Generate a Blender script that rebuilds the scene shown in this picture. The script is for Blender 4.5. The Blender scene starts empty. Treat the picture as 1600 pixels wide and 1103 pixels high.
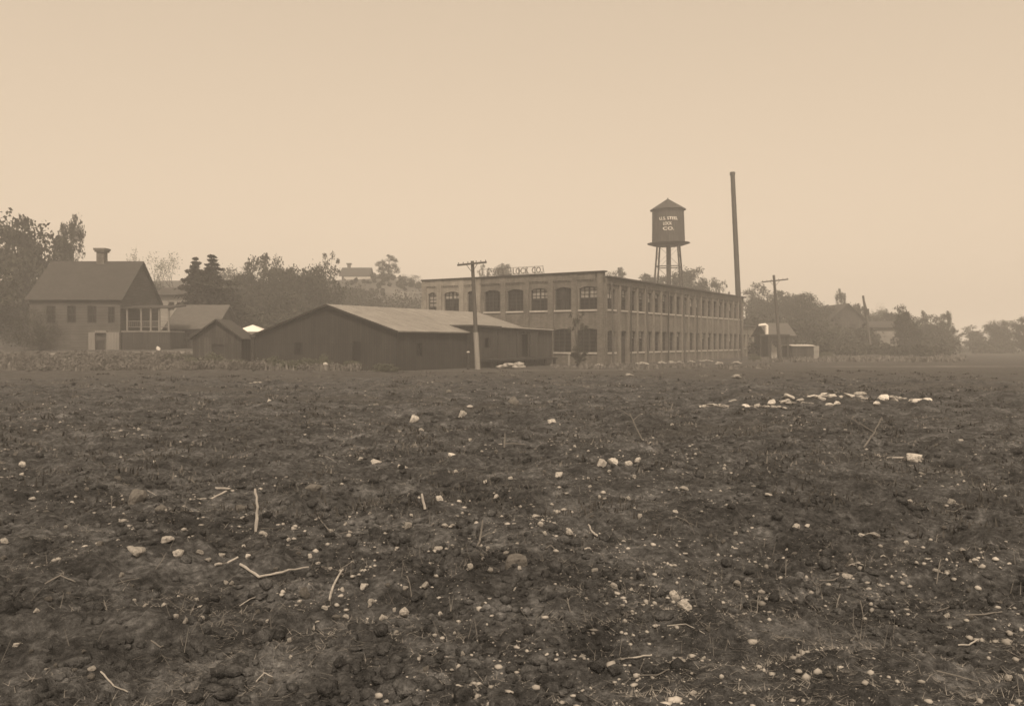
import bpy, math, random
import numpy as np
from mathutils import Vector, Matrix, noise as mnoise
R = math.radians
SC = bpy.context.scene
COL = SC.collection
EYE = 1.9; FPX = 1298.0; HY = 535.0            # eye height, focal length and horizon row in photograph pixels

# ------------------------------------------------------------------ camera
cam = bpy.data.objects.new('camera', bpy.data.cameras.new('camera')); COL.objects.link(cam)
cam.location = (0, 0, EYE); cam.rotation_euler = (R(90), 0, 0)
cam.data.lens = 36.0 * FPX / 1600; cam.data.sensor_width = 36.0
cam.data.shift_y = -(551.5 - HY) / 1600
cam.data.clip_start = 0.05; cam.data.clip_end = 6000
SC.camera = cam

# ------------------------------------------------------------------ sky, sun, exposure
SEPIA = (1.0, 0.79, 0.575, 1)
SUN_EL, SUN_ROT = R(50), R(176)                  # high, from behind the camera
w = bpy.data.worlds.new('World'); SC.world = w; w.use_nodes = True
nt = w.node_tree; nt.nodes.clear()
sky = nt.nodes.new('ShaderNodeTexSky'); sky.sky_type = 'NISHITA'; sky.sun_disc = False
sky.sun_elevation = SUN_EL; sky.sun_rotation = SUN_ROT; sky.air_density = 1.0; sky.dust_density = 4.0; sky.ozone_density = 1.0
bw = nt.nodes.new('ShaderNodeRGBToBW')
mx = nt.nodes.new('ShaderNodeMix'); mx.data_type = 'RGBA'; mx.blend_type = 'MULTIPLY'
mx.inputs[0].default_value = 1; mx.inputs[7].default_value = SEPIA
bg = nt.nodes.new('ShaderNodeBackground'); bg.inputs[1].default_value = 0.15
wo = nt.nodes.new('ShaderNodeOutputWorld')
nt.links.new(sky.outputs[0], bw.inputs[0]); 
pw = nt.nodes.new('ShaderNodeMath'); pw.operation = 'POWER'; pw.inputs[1].default_value = .35      # a milky, nearly even overcast veil
ml = nt.nodes.new('ShaderNodeMath'); ml.operation = 'MULTIPLY'; ml.inputs[1].default_value = 2.38
nt.links.new(bw.outputs[0], pw.inputs[0]); nt.links.new(pw.outputs[0], ml.inputs[0]); nt.links.new(ml.outputs[0], mx.inputs[6])
nt.links.new(mx.outputs[2], bg.inputs[0]); nt.links.new(bg.outputs[0], wo.inputs[0])
sun = bpy.data.objects.new('sun', bpy.data.lights.new('sun', 'SUN')); COL.objects.link(sun)
sun.data.energy = 2.4; sun.data.angle = R(12); sun.data.color = (1.0, 0.80, 0.60)
sd = Vector((math.sin(SUN_ROT) * math.cos(SUN_EL), math.cos(SUN_ROT) * math.cos(SUN_EL), math.sin(SUN_EL)))
sun.rotation_euler = sd.to_track_quat('Z', 'Y').to_euler()
SC.view_settings.view_transform = 'Standard'; SC.view_settings.look = 'None'
SC.view_settings.gamma = 1.0; SC.view_settings.exposure = 0.6
SC.render.engine = 'CYCLES'
SC.cycles.max_bounces = 5; SC.cycles.volume_bounces = 3; SC.cycles.filter_width = 1.6

# ------------------------------------------------------------------ numpy noise
def vnoise(x, y, seed=0):
    xi = np.floor(x).astype(np.int64); yi = np.floor(y).astype(np.int64)
    xf = x - xi; yf = y - yi
    def h(a, b):
        n = (a * 374761393 + b * 668265263 + seed * 1442695041) & 0x7fffffff
        n = ((n ^ (n >> 13)) * 1274126177) & 0x7fffffff
        return ((n ^ (n >> 16)) & 0xffff) / 65535.0
    u = xf * xf * (3 - 2 * xf); v = yf * yf * (3 - 2 * yf)
    a = h(xi, yi) * (1 - u) + h(xi + 1, yi) * u
    b = h(xi, yi + 1) * (1 - u) + h(xi + 1, yi + 1) * u
    return (a * (1 - v) + b * v) * 2 - 1
def fbm(x, y, oct=4, seed=0, gain=.5):
    s = 0; a = 1; f = 1
    for i in range(oct):
        s = s + a * vnoise(x * f + 13.7 * i, y * f - 7.3 * i, seed + i); a *= gain; f *= 2.03
    return s
def sst(e0, e1, x):
    t = np.clip((x - e0) / (e1 - e0), 0, 1); return t * t * (3 - 2 * t)

def terrain(x, y):
    """large shape of the land (metres)"""
    x = np.asarray(x, float); y = np.asarray(y, float)
    z = 0.10 * fbm(x / 9, y / 9, 2, 3) * (1 - sst(45, 58, y))
    z = z - 0.16 * np.exp(-((y - 9 - .1 * x) / 3.5) ** 2) * .5 + 0.22 * np.exp(-((y - 26 - .12 * x) / 3.0) ** 2) * sst(2, 12, x)
    bank = sst(52, 64, y) * sst(-19, -23.5, x)
    z = z + bank * (0.75 + 0.6 * sst(64, 76, y))
    z = z + 0.25 * np.exp(-((y - 49) / 1.8) ** 2) * sst(-6, -12, x)
    hh = np.interp(x, [-300, -60, -10, 15, 36, 48, 62, 90], [12, 13.0, 13.3, 11.5, 6.5, 3.0, .6, 0.0])
    z = z + hh * sst(100, 172, y) + .5 * fbm(x / 22, y / 22, 2, 9) * sst(110, 150, y)
    return z
def H(x, y): return float(terrain(x, y))
def P(px, py, Y): return Vector(((px - 800) / FPX * Y, Y, EYE - (py - HY) / FPX * Y))
def W(px, Y): return (px - 800) / FPX * Y
def G(px, py):
    """land point seen at a pixel of the photograph"""
    Y = 1.0
    while Y < 400:
        if EYE - (py - HY) / FPX * Y <= H(W(px, Y), Y): break
        Y *= 1.004
    return Vector((W(px, Y), Y, H(W(px, Y), Y)))

# ------------------------------------------------------------------ materials
def ramp(nt, fac, stops):
    r = nt.nodes.new('ShaderNodeValToRGB'); e = r.color_ramp.elements
    while len(e) < len(stops): e.new(0.5)
    for el, (p, c) in zip(e, stops):
        el.position = p; el.color = (c[0], c[1], c[2], 1) if hasattr(c, '__len__') else (c, c, c, 1)
    nt.links.new(fac, r.inputs[0]); return r.outputs[0]
def texco(nt, kind='Object', scale=(1, 1, 1)):
    t = nt.nodes.new('ShaderNodeTexCoord'); m = nt.nodes.new('ShaderNodeMapping'); m.inputs['Scale'].default_value = scale
    nt.links.new(t.outputs[kind], m.inputs[0]); return m.outputs[0]
def nz(nt, vec, scale, detail=5, rough=.6):
    n = nt.nodes.new('ShaderNodeTexNoise'); n.inputs['Scale'].default_value = scale
    n.inputs['Detail'].default_value = detail; n.inputs['Roughness'].default_value = rough
    nt.links.new(vec, n.inputs['Vector']); return n.outputs[0]
def mixc(nt, fac, a, b, mode='MIX'):
    m = nt.nodes.new('ShaderNodeMix'); m.data_type = 'RGBA'; m.blend_type = mode
    if hasattr(fac, 'links'): nt.links.new(fac, m.inputs[0])
    else: m.inputs[0].default_value = fac
    for i, v in ((6, a), (7, b)):
        if hasattr(v, 'links'): nt.links.new(v, m.inputs[i])
        else: m.inputs[i].default_value = (*v, 1)
    return m.outputs[2]
def bumpn(nt, h, strength, dist, b):
    n = nt.nodes.new('ShaderNodeBump'); n.inputs['Strength'].default_value = strength; n.inputs['Distance'].default_value = dist
    nt.links.new(h, n.inputs['Height']); nt.links.new(n.outputs[0], b.inputs['Normal'])
def new_mat(name, rough=.85, spec=.25):
    m = bpy.data.materials.new(name); m.use_nodes = True
    b = m.node_tree.nodes['Principled BSDF']; b.inputs['Roughness'].default_value = rough
    b.inputs['Specular IOR Level'].default_value = spec
    return m, m.node_tree, b
def T(v, warm=.04): return (v * (1 + warm), v, v * (1 - warm * 1.5))
def plain(name, v, var=.35, scale=3., rough=.85, bump=.3, spec=.25, stretch=(1, 1, 1), bd=.02):
    """mottled surface: base value v, broad and fine variation"""
    m, n, b = new_mat(name, rough, spec)
    vec = texco(n, 'Object', stretch)
    a = nz(n, vec, scale, 6); c = nz(n, vec, scale * .18, 3)
    col = ramp(n, a, [(.25, T(v * (1 - var))), (.5, T(v)), (.78, T(v * (1 + var)))])
    col = mixc(n, ramp(n, c, [(.35, 0.), (.7, .5)]), col, T(v * (1 - var * .8)))
    n.links.new(col, b.inputs['Base Color']); bumpn(n, a, bump, bd, b)
    return m
def boards(name, v, width=.16, var=.3, axis='u', rough=.9):
    """board siding: boards of their own tone, dark joints, weather streaks (uses the UV map in metres)"""
    m, n, b = new_mat(name, rough, .15)
    vec = texco(n, 'UV')
    br = n.nodes.new('ShaderNodeTexBrick'); br.offset = .5
    mp = n.nodes.new('ShaderNodeMapping'); mp.inputs['Rotation'].default_value = (0, 0, R(90) if axis == 'u' else 0)
    n.links.new(vec, mp.inputs[0]); n.links.new(mp.outputs[0], br.inputs[0])
    br.inputs['Scale'].default_value = 1; br.inputs['Brick Width'].default_value = 3.6; br.inputs['Row Height'].default_value = width
    br.inputs['Mortar Size'].default_value = .012; br.inputs['Mortar Smooth'].default_value = .3; br.inputs['Bias'].default_value = -.1
    br.inputs['Color1'].default_value = (*T(v * (1 - var)), 1); br.inputs['Color2'].default_value = (*T(v * (1 + var)), 1)
    br.inputs['Mortar'].default_value = (*T(v * .25), 1)
    st = nz(n, texco(n, 'UV', (9, .7, 1) if axis == 'u' else (.7, 9, 1)), 1.2, 5)
    bl = nz(n, texco(n, 'UV', (1, 1, 1)), .6, 3)
    col = mixc(n, .8, br.outputs[0], ramp(n, st, [(.3, .6), (.6, 1.), (.8, 1.25)]), 'MULTIPLY')
    col = mixc(n, .7, col, ramp(n, bl, [(.3, .7), (.7, 1.2)]), 'MULTIPLY')
    n.links.new(col, b.inputs['Base Color']); bumpn(n, br.outputs[1], -.5, .01, b)
    return m
def brick(name, v, var=.22):
    m, n, b = new_mat(name, .92, .15)
    vec = texco(n, 'UV')
    br = n.nodes.new('ShaderNodeTexBrick'); n.links.new(vec, br.inputs[0])
    br.inputs['Scale'].default_value = 1; br.inputs['Brick Width'].default_value = .22; br.inputs['Row Height'].default_value = .075
    br.inputs['Mortar Size'].default_value = .006; br.inputs['Bias'].default_value = 0
    br.inputs['Color1'].default_value = (*T(v * (1 - var), .07), 1); br.inputs['Color2'].default_value = (*T(v * (1 + var), .07), 1)
    br.inputs['Mortar'].default_value = (*T(v * 1.25), 1)
    big = nz(n, vec, .55, 5, .65); st = nz(n, texco(n, 'UV', (3.5, .35, 1)), 1., 4)
    col = mixc(n, 1, br.outputs[0], ramp(n, big, [(.28, .62), (.5, 1.), (.75, 1.28)]), 'MULTIPLY')
    col = mixc(n, .8, col, ramp(n, st, [(.3, .68), (.6, 1.08), (.8, 1.2)]), 'MULTIPLY')
    n.links.new(col, b.inputs['Base Color']); bumpn(n, br.outputs[1], -.3, .005, b)
    return m
def leafmat(name, v, var=.5):
    m, n, b = new_mat(name, .8, .15)
    a = nz(n, texco(n, 'Object'), .55, 3); c = nz(n, texco(n, 'Object'), 4.5, 2)
    col = mixc(n, 1, ramp(n, a, [(.3, (v * .55, v * .6, v * .45)), (.55, (v, v * 1.04, v * .8)), (.75, (v * 1.6, v * 1.6, v * 1.2))]),
               ramp(n, c, [(.3, 1 - var), (.7, 1 + var * .6)]), 'MULTIPLY')
    n.links.new(col, b.inputs['Base Color'])
    return m
M = {}
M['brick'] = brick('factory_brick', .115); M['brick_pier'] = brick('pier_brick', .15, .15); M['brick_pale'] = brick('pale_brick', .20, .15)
M['barn'] = boards('dark_barn_boards', .043, .22, .14); M['shed'] = boards('shed_boards', .06, .2)
M['car'] = boards('dock_boards', .06, .13, .2); M['house'] = boards('house_clapboard', .09, .14, .12, 'v')
M['housepale'] = boards('pale_clapboard', .30, .14, .1, 'v'); M['lattice'] = boards('porch_lattice', .05, .1)
M['greywood'] = plain('weathered_wood', .17, .35, 2.5, stretch=(3, 3, .4))
M['polewood'] = plain('pole_wood', .075, .35, 3, stretch=(4, 4, .3))
M['polepale'] = plain('pale_pole_wood', .24, .35, 3, stretch=(4, 4, .3))
M['tin'] = plain('roof_felt', .22, .34, 1.2, rough=.75, stretch=(1, 1, 1))
M['roofdark'] = plain('dark_shingles', .045, .35, 3); M['roofmid'] = plain('grey_shingles', .085, .3, 2.5)
M['trimdark'] = plain('dark_trim', .03, .3, 3); M['trimpale'] = plain('pale_trim', .42, .2, 3)
M['stonework'] = plain('stone_sill', .38, .25, 4); M['iron'] = plain('sooty_iron', .035, .4, 2.2, rough=.6, spec=.4, stretch=(1, 1, .35))
M['tank'] = boards('tank_staves', .075, .14, .12); M['white'] = plain('white_paint', .75, .1, 3)
M['concrete'] = plain('rough_concrete', .30, .3, 2); M['hole'] = plain('interior_shade', .012, .2, 2, bump=0)  # last one: near-black colour painted in for the shade inside openings
M['bark'] = plain('tree_bark', .05, .4, 4, stretch=(3, 3, .6)); M['twig'] = plain('bleached_stick', .36, .35, 9, stretch=(4, 4, 1), bd=.004)
M['twigdark'] = plain('grey_stick', .16, .35, 9, bd=.004)
M['leaf'] = leafmat('foliage', .042); M['leafdark'] = leafmat('dark_needles', .024); M['leafpale'] = leafmat('thin_foliage', .12)
M['rock'] = plain('pale_limestone', .48, .35, 14, bump=.6, bd=.006); M['rockdull'] = plain('dull_stone', .2, .5, 5, bump=1., bd=.12)
M['rockbright'] = plain('bright_stone', .62, .25, 16, bump=.6, bd=.005)
def rockmat(name, v):
    m, n, b = new_mat(name, .92, .15); oi = n.nodes.new('ShaderNodeObjectInfo'); vec = texco(n, 'Object')
    a = nz(n, vec, 1.7, 6, .7); d = nz(n, vec, 1.1, 4, .6)
    col = ramp(n, a, [(.28, T(v * .5)), (.5, T(v)), (.75, T(v * 1.3))])
    col = mixc(n, 1, col, ramp(n, oi.outputs['Random'], [(0, .7), (.5, 1.), (1, 1.25)]), 'MULTIPLY')
    col = mixc(n, ramp(n, d, [(.54, 0.), (.68, .8)]), col, T(.06))
    n.links.new(col, b.inputs['Base Color']); bumpn(n, a, .8, .12, b); return m
M['rock'] = rockmat('pale_limestone', .55); M['rockbright'] = rockmat('bright_stone', .68); M['rockdull'] = rockmat('dull_stone', .17)
M['pebble'] = plain('gravel_stone', .34, .75, 2.6, bd=.005); M['clod'] = plain('soil_clod', .05, .6, 9, bd=.01)
M['straw'] = plain('dry_straw', .27, .5, 2., bd=.002); M['grassdry'] = plain('dry_grass_blades', .14, .5, 1.1, bd=.002)
m, n, b = new_mat('window_glass', .2, .15)
g_ = nz(n, texco(n, 'Object'), .7, 2)
n.links.new(ramp(n, g_, [(.35, T(.008)), (.6, T(.02)), (.75, T(.05))]), b.inputs['Base Color']); bumpn(n, nz(n, texco(n, 'Object'), 2.2, 1), .3, .02, b)
M['glass'] = m
M['blind'] = plain('window_blind', .26, .35, 1.6, rough=.7)

# ------------------------------------------------------------------ object helpers
def tag(o, label=None, cat=None, group=None, kind=None):
    if label: o['label'] = label
    if cat: o['category'] = cat
    if group: o['group'] = group
    if kind: o['kind'] = kind
    return o
def thing(name, loc, label, cat, group=None):
    o = bpy.data.objects.new(name, None); COL.objects.link(o); o.location = loc; o.empty_display_size = .2
    return tag(o, label, cat, group)
class MB:
    def __init__(s): s.v = []; s.f = []; s.uv = []
    def face(s, pts, uv=None):
        k = len(s.v); s.v += [tuple(p) for p in pts]; s.f.append(tuple(range(k, k + len(pts))))
        if uv is None:
            a = Vector(pts[0]); nn = (Vector(pts[1]) - a).cross(Vector(pts[-1]) - a)
            if nn.length < 1e-12: nn = Vector((0, 0, 1))
            nn.normalize()
            if abs(nn.z) > .8: uv = [(p[0], p[1]) for p in pts]
            else:
                h = Vector((-nn.y, nn.x, 0)).normalized(); up = nn.cross(h) if abs(nn.z) > .15 else Vector((0, 0, 1))
                uv = [(Vector(p).dot(h), Vector(p).dot(up)) for p in pts]
        s.uv += list(uv)
    def box(s, O, ax, ay, az):
        """O corner, three edge vectors"""
        O = Vector(O); ax = Vector(ax); ay = Vector(ay); az = Vector(az)
        if ax.cross(ay).dot(az) < 0: ax, ay = ay, ax
        c = [O, O + ax, O + ax + ay, O + ay]; d = [p + az for p in c]
        s.face([c[3], c[2], c[1], c[0]]); s.face(d)
        for i in range(4):
            j = (i + 1) % 4; s.face([c[i], c[j], d[j], d[i]])
    def cbox(s, c, sx, sy, sz, rot=0):
        ca, sa = math.cos(rot), math.sin(rot); ax = Vector((ca, sa, 0)) * sx; ay = Vector((-sa, ca, 0)) * sy
        s.box(Vector(c) - ax / 2 - ay / 2, ax, ay, (0, 0, sz))
    def tube(s, pts, rad, seg=8, cap=True):
        pts = [Vector(p) for p in pts]; rings = []
        for i, p in enumerate(pts):
            d = (pts[min(i + 1, len(pts) - 1)] - pts[max(i - 1, 0)]).normalized()
            a = d.cross(Vector((0, 1, 0)) if abs(d.y) < .9 else Vector((1, 0, 0))).normalized(); c = d.cross(a)
            r = rad[i] if hasattr(rad, '__len__') else rad
            rings.append([p + (a * math.cos(2 * math.pi * k / seg) + c * math.sin(2 * math.pi * k / seg)) * r for k in range(seg)])
        for i in range(len(rings) - 1):
            for k in range(seg):
                j = (k + 1) % seg; s.face([rings[i][k], rings[i][j], rings[i + 1][j], rings[i + 1][k]])
        if cap: s.face(rings[0][::-1]); s.face(rings[-1])
    def cone(s, c, r0, r1, h, seg=24, cap=True):
        s.tube([c, Vector(c) + Vector((0, 0, h))], [r0, max(r1, .001)], seg, cap)
    def build(s, name, mat, parent=None, smooth=False):
        me = bpy.data.meshes.new(name)
        off = Vector(parent_world(parent)) if parent else Vector((0, 0, 0))
        me.from_pydata([(v[0] - off.x, v[1] - off.y, v[2] - off.z) for v in s.v], [], s.f)
        ul = me.uv_layers.new(name='UVMap'); ul.data.foreach_set('uv', np.array(s.uv, float).ravel())
        me.materials.append(M[mat] if isinstance(mat, str) else mat)
        if smooth: me.shade_smooth()
        o = bpy.data.objects.new(name, me); COL.objects.link(o)
        if parent: o.parent = parent
        return o
def parent_world(p):
    v = Vector((0, 0, 0))
    while p is not None: v += Vector(p.location); p = p.parent
    return v
def npmesh(name, V, F, mat, parent=None, smooth=False):
    me = bpy.data.meshes.new(name); V = np.asarray(V, np.float32); F = np.asarray(F, np.int32)
    k = F.shape[1]
    me.vertices.add(len(V)); me.vertices.foreach_set('co', V.ravel())
    me.loops.add(F.size); me.loops.foreach_set('vertex_index', F.ravel())
    me.polygons.add(len(F)); me.polygons.foreach_set('loop_start', np.arange(0, F.size, k, dtype=np.int32))
    me.polygons.foreach_set('loop_total', np.full(len(F), k, np.int32))
    me.update(calc_edges=True); me.materials.append(mat)
    if smooth: me.shade_smooth()
    o = bpy.data.objects.new(name, me); COL.objects.link(o)
    if parent: o.parent = parent
    return o
RG = np.random.default_rng(7)

# ------------------------------------------------------------------ ground
def micro(x, y):
    """clods, ruts and lumps of the broken field"""
    d = np.hypot(x, y)
    f = 1 - sst(38, 60, d)
    lump = fbm(x * .9, y * .9, 3, 21)
    cl = fbm(x * 4.2 + .4 * vnoise(x * 9, y * 9, 5), y * 4.2, 4, 31, .62)
    rid = 1 - np.abs(fbm(x * 1.5 + 3, y * 1.5, 3, 301, .55)) * 1.6
    hol = -np.maximum(fbm(x * .8 - 9, y * .8 + 4, 3, 411) - .15, 0)
    z = .085 * lump + .045 * np.maximum(rid, -.2) + .13 * hol + .040 * np.maximum(cl, -.35) + .014 * np.abs(fbm(x * 17, y * 17, 2, 44)) * (1 - sst(10, 18, d))
    z = z + .05 * sst(.25, .9, fbm(x * .55 + 5, y * 1.2, 2, 77))
    return z * (f * .9 + .1) * np.where(d < 900, 1, 0)
def HM(x, y): return float(terrain(x, y) + micro(np.asarray(x, float), np.asarray(y, float)))
an = np.concatenate([np.arange(-46, 46.01, .13), np.arange(48, 312, 3.0)]); an = np.radians(an)
rad = [0.0, .6, 1.2]; 
while rad[-1] < 1500: rad.append(rad[-1] * (1.0085 if rad[-1] > 2.3 and rad[-1] < 34 else 1.02 if rad[-1] < 220 else 1.08) + .001)
rad = np.array(rad[1:])
A, RR = np.meshgrid(an, rad)
GX = RR * np.sin(A); GY = RR * np.cos(A); GZ = terrain(GX, GY) + micro(GX, GY)
nr, na = GX.shape
idx = np.arange(nr * na).reshape(nr, na); nxt = np.roll(idx, -1, axis=1)
F4 = np.stack([idx[:-1], idx[1:], nxt[1:], nxt[:-1]], -1).reshape(-1, 4)[:, ::-1]
V = np.stack([GX, GY, GZ], -1).reshape(-1, 3)
gm, n, b = new_mat('field_soil', .95, .1)
vec = texco(n)
n1 = nz(n, texco(n, 'Object', (.7, 1.3, 1)), .6, 5, .65); n2 = nz(n, vec, 2.6, 6, .7); n3 = nz(n, vec, 14, 5, .7); n4 = nz(n, vec, 46, 3, .7)
soil = ramp(n, n2, [(.25, T(.020, -.02)), (.45, T(.048, -.02)), (.6, T(.092, -.02)), (.78, T(.19, -.02))])
soil = mixc(n, 1, soil, ramp(n, n3, [(.3, .35), (.48, .95), (.62, 1.6), (.74, 2.8)]), 'MULTIPLY')
soil = mixc(n, .8, soil, ramp(n, n1, [(.3, .5), (.5, 1.), (.68, 1.8)]), 'MULTIPLY')
soil = mixc(n, ramp(n, n4, [(.64, 0.), (.72, .6)]), soil, T(.24))
at = n.nodes.new('ShaderNodeAttribute'); at.attribute_name = 'tone'; sp = n.nodes.new('ShaderNodeSeparateColor')
n.links.new(at.outputs['Color'], sp.inputs[0])
gr = ramp(n, nz(n, texco(n, 'Object', (1, 1.6, 1)), 1.6, 6, .7), [(.25, T(.035)), (.5, T(.065)), (.75, T(.12))])
soil = mixc(n, sp.outputs[0], soil, gr)                       # R: grassed ground
soil = mixc(n, sp.outputs[1], soil, ramp(n, n2, [(.3, T(.22)), (.7, T(.42))]))   # G: bare pale dirt
n.links.new(soil, b.inputs['Base Color'])
hb = n.nodes.new('ShaderNodeMath'); hb.operation = 'ADD'; n.links.new(n3, hb.inputs[0]); n.links.new(n4, hb.inputs[1])
bumpn(n, hb.outputs[0], .9, .05, b)
M['soil'] = gm
ground = npmesh('ground', V, F4, gm, smooth=True); tag(ground, kind='structure')
x_, y_ = V[:, 0].astype(float), V[:, 1].astype(float)
grass = np.clip(sst(36, 50, y_ + 4 * fbm(x_ / 6, y_ / 3, 3, 61)) * .75, 0, 1)
grass = np.maximum(grass, .5 * sst(.35, .8, fbm(x_ / 5, y_ / 2.2, 3, 15)) * sst(12, 24, y_))
dirt = np.zeros_like(x_)
lane = .75 * np.exp(-((y_ - (56.5 + .10 * x_ - .004 * x_ ** 2 * 0)) / .8) ** 2) * sst(-14, -8, x_) * sst(14, 4, x_) * .35
road = .8 * np.exp(-((y_ - (69.5 + .16 * (x_ + 30))) / 1.5) ** 2) * sst(-24, -29, x_)
edge = .5 * np.exp(-((y_ - (66 + .05 * (x_ - 40))) / 1.3) ** 2) * sst(20, 30, x_)
terr = .33 * (np.exp(-((y_ - 148) / 4) ** 2) + .7 * np.exp(-((y_ - 160) / 2.5) ** 2)) * sst(-26, -22, x_) * sst(-6, -10, x_)
dirt = np.clip(lane + road + edge + terr, 0, 1) * np.clip(.75 + .5 * fbm(x_ / 1.5, y_ / 1.5, 3, 90), 0, 1)
ca = ground.data.color_attributes.new('tone', 'FLOAT_COLOR', 'POINT')
buf = np.ones((len(V), 4), np.float32); buf[:, 0] = grass; buf[:, 1] = dirt; buf[:, 2] = 0; ca.data.foreach_set('color', buf.ravel())
del V, GX, GY, GZ, A, RR, idx, nxt, F4

# ------------------------------------------------------------------ factory
C0 = Vector((7.77, 70.5, 0)); D1 = Vector((.537, .844, 0)).normalized(); D2 = Vector((-.844, .537, 0)).normalized()
N1 = Vector((D1.y, -D1.x, 0)); N2 = -D1.copy()          # outward normals of the long and the street facade
UP = Vector((0, 0, 1))
def tL(px): u = (px - 800) / FPX; return (C0.x - C0.y * u) / (-D2.x + D2.y * u)
def tR(px): u = (px - 800) / FPX; return (C0.y * u - C0.x) / (D1.x - D1.y * u)
def wall(mb, O, dr, nr, L, z0, z1, ops, depth=.28):
    """wall face with real openings; ops = (a0,a1,z0,z1,arch rise)"""
    aa = sorted({0, L, *[o[0] for o in ops], *[o[1] for o in ops]}); zz = sorted({z0, z1, *[o[2] for o in ops], *[o[3] for o in ops]})
    pt = lambda a, z, d=0: O + dr * a + UP * z - nr * d
    for i in range(len(aa) - 1):
        for j in range(len(zz) - 1):
            am, zm = (aa[i] + aa[i + 1]) / 2, (zz[j] + zz[j + 1]) / 2
            if any(o[0] < am < o[1] and o[2] < zm < o[3] for o in ops): continue
            c = [(aa[i], zz[j]), (aa[i + 1], zz[j]), (aa[i + 1], zz[j + 1]), (aa[i], zz[j + 1])]
            mb.face([pt(*q) for q in c], c)
    for a0, a1, b0, b1, r in ops:
        for (p, q) in (((a0, b0), (a1, b0)), ((a1, b0), (a1, b1 - r)), ((a0, b1 - r), (a0, b0))):
            mb.face([pt(*p), pt(*q), pt(q[0], q[1], depth), pt(p[0], p[1], depth)])
        if r:
            arc = [(a0 + (a1 - a0) * k / 8, b1 - r * (2 * k / 8 - 1) ** 2) for k in range(9)]
            for h in (0, 1):
                seg = arc[:5] if h == 0 else arc[4:]
                cor = (a0, b1) if h == 0 else (a1, b1)
                for k in range(4): mb.face([pt(*cor), pt(*seg[k]), pt(*seg[k + 1])], [cor, seg[k], seg[k + 1]])
            for k in range(8): mb.face([pt(*arc[k]), pt(*arc[k + 1]), pt(*arc[k + 1], depth), pt(*arc[k], depth)])
        else: mb.face([pt(a0, b1), pt(a1, b1), pt(a1, b1, depth), pt(a0, b1, depth)])
def window(root, O, dr, nr, a0, a1, z0, z1, cols, rows, frame='trimdark', pane='glass', blind=None, sill='stonework', d=.16, pair=False):
    f = MB(); A_ = lambda a, z, dd: O + dr * a + UP * z - nr * dd
    t = .07
    f.box(A_(a0, z0, d + .06), dr * t, nr * .06, UP * (z1 - z0)); f.box(A_(a1 - t, z0, d + .06), dr * t, nr * .06, UP * (z1 - z0))
    f.box(A_(a0 + t, z0, d + .06), dr * (a1 - a0 - 2 * t), nr * .06, UP * t); f.box(A_(a0 + t, z1 - t, d + .06), dr * (a1 - a0 - 2 * t), nr * .06, UP * t)
    for k in range(1, cols):
        ww = .14 if pair and k * 2 == cols else .045
        f.box(A_(a0 + (a1 - a0) * k / cols - ww / 2, z0 + t, d + .055), dr * ww, nr * .05, UP * (z1 - z0 - 2 * t))
    for k in range(1, rows):
        ww = .09 if k * 2 == rows else .045
        f.box(A_(a0 + t, z0 + (z1 - z0) * k / rows - ww / 2, d + .05), dr * (a1 - a0 - 2 * t), nr * .042, UP * ww)
    fo = f.build('window', frame, root)
    g = MB(); c = [(a0, z0), (a1, z0), (a1, z1), (a0, z1)]; g.face([A_(*q, d + .065) for q in c], c); g.build('pane', pane, fo)
    if blind:
        g = MB(); zb = z1 - (z1 - z0) * blind; c = [(a0 + .08, zb), (a1 - .08, zb), (a1 - .08, z1 - .08), (a0 + .08, z1 - .08)]
        g.face([A_(*q, d + .061) for q in c], c); g.build('blind', 'blind', fo)
    if sill:
        g = MB(); g.box(A_(a0 - .1, z0 - .14, .10), dr * (a1 - a0 + .2), nr * .19, UP * .14); g.build('sill', sill, fo)
    return fo
fac = thing('factory', C0, 'long two storey brick factory with rows of arched windows and flat roof', 'factory')
LF, LR, ZP, ZR = 19.4, 38.9, 7.87, 7.42
rl = random.Random(5)
# street facade (left in the photograph)
wins = [(905, 934), (867.5, 894), (829.5, 856.5), (792.5, 818.5), (757, 781.5), (730.5, 741), (694, 718), (669, 682)]
opsA = []; opsB = []; winL = []
tsplit = tL(748)  # bays beyond this point get the lighter brick tone
for i, (p0, p1) in enumerate(wins):
    a1, a0 = tL(p0), tL(p1); winL.append((a0, a1, 4.72, 6.72, .2))
    winL.append((a0 - (.25 if i < 2 else 0), a1 + (.25 if i < 2 else 0), 1.05, 3.1, .2))
mbA, mbB = MB(), MB()
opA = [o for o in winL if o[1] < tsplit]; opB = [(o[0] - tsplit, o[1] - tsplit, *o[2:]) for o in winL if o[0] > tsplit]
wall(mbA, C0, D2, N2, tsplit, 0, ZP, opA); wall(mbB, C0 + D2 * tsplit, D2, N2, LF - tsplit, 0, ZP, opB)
for px in (940, 898, 861, 823, 787, 748, 722, 687, 663.5):
    t = tL(px); m_ = mbA if px > 749 else mbB
    m_.box(C0 + D2 * (t - .27 if px < 939 else 0.0), D2 * .54, N2 * .14, UP * (ZP - .02))
ed = [tL(p) for p in (940, 898, 861, 823, 787, 748, 722, 687, 663.5)]
for i in range(8):        # corbelled band between the piers
    m_ = mbA if i < 5 else mbB; s0 = ed[i] + (.27 if i else .54); s1 = ed[i + 1] - .27
    m_.box(C0 + D2 * s0 + UP * 7.3, D2 * (s1 - s0), N2 * .11, UP * .55)
    for k in range(int((s1 - s0) / .26)): m_.box(C0 + D2 * (s0 + .06 + k * .26) + UP * 7.18, D2 * .12, N2 * .08, UP * .12)
mbA.build('wall', 'brick', fac); tag(mbB.build('wall', 'brick_pale', fac), 'wall bay in a lighter brick tone at the left end')
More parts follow.
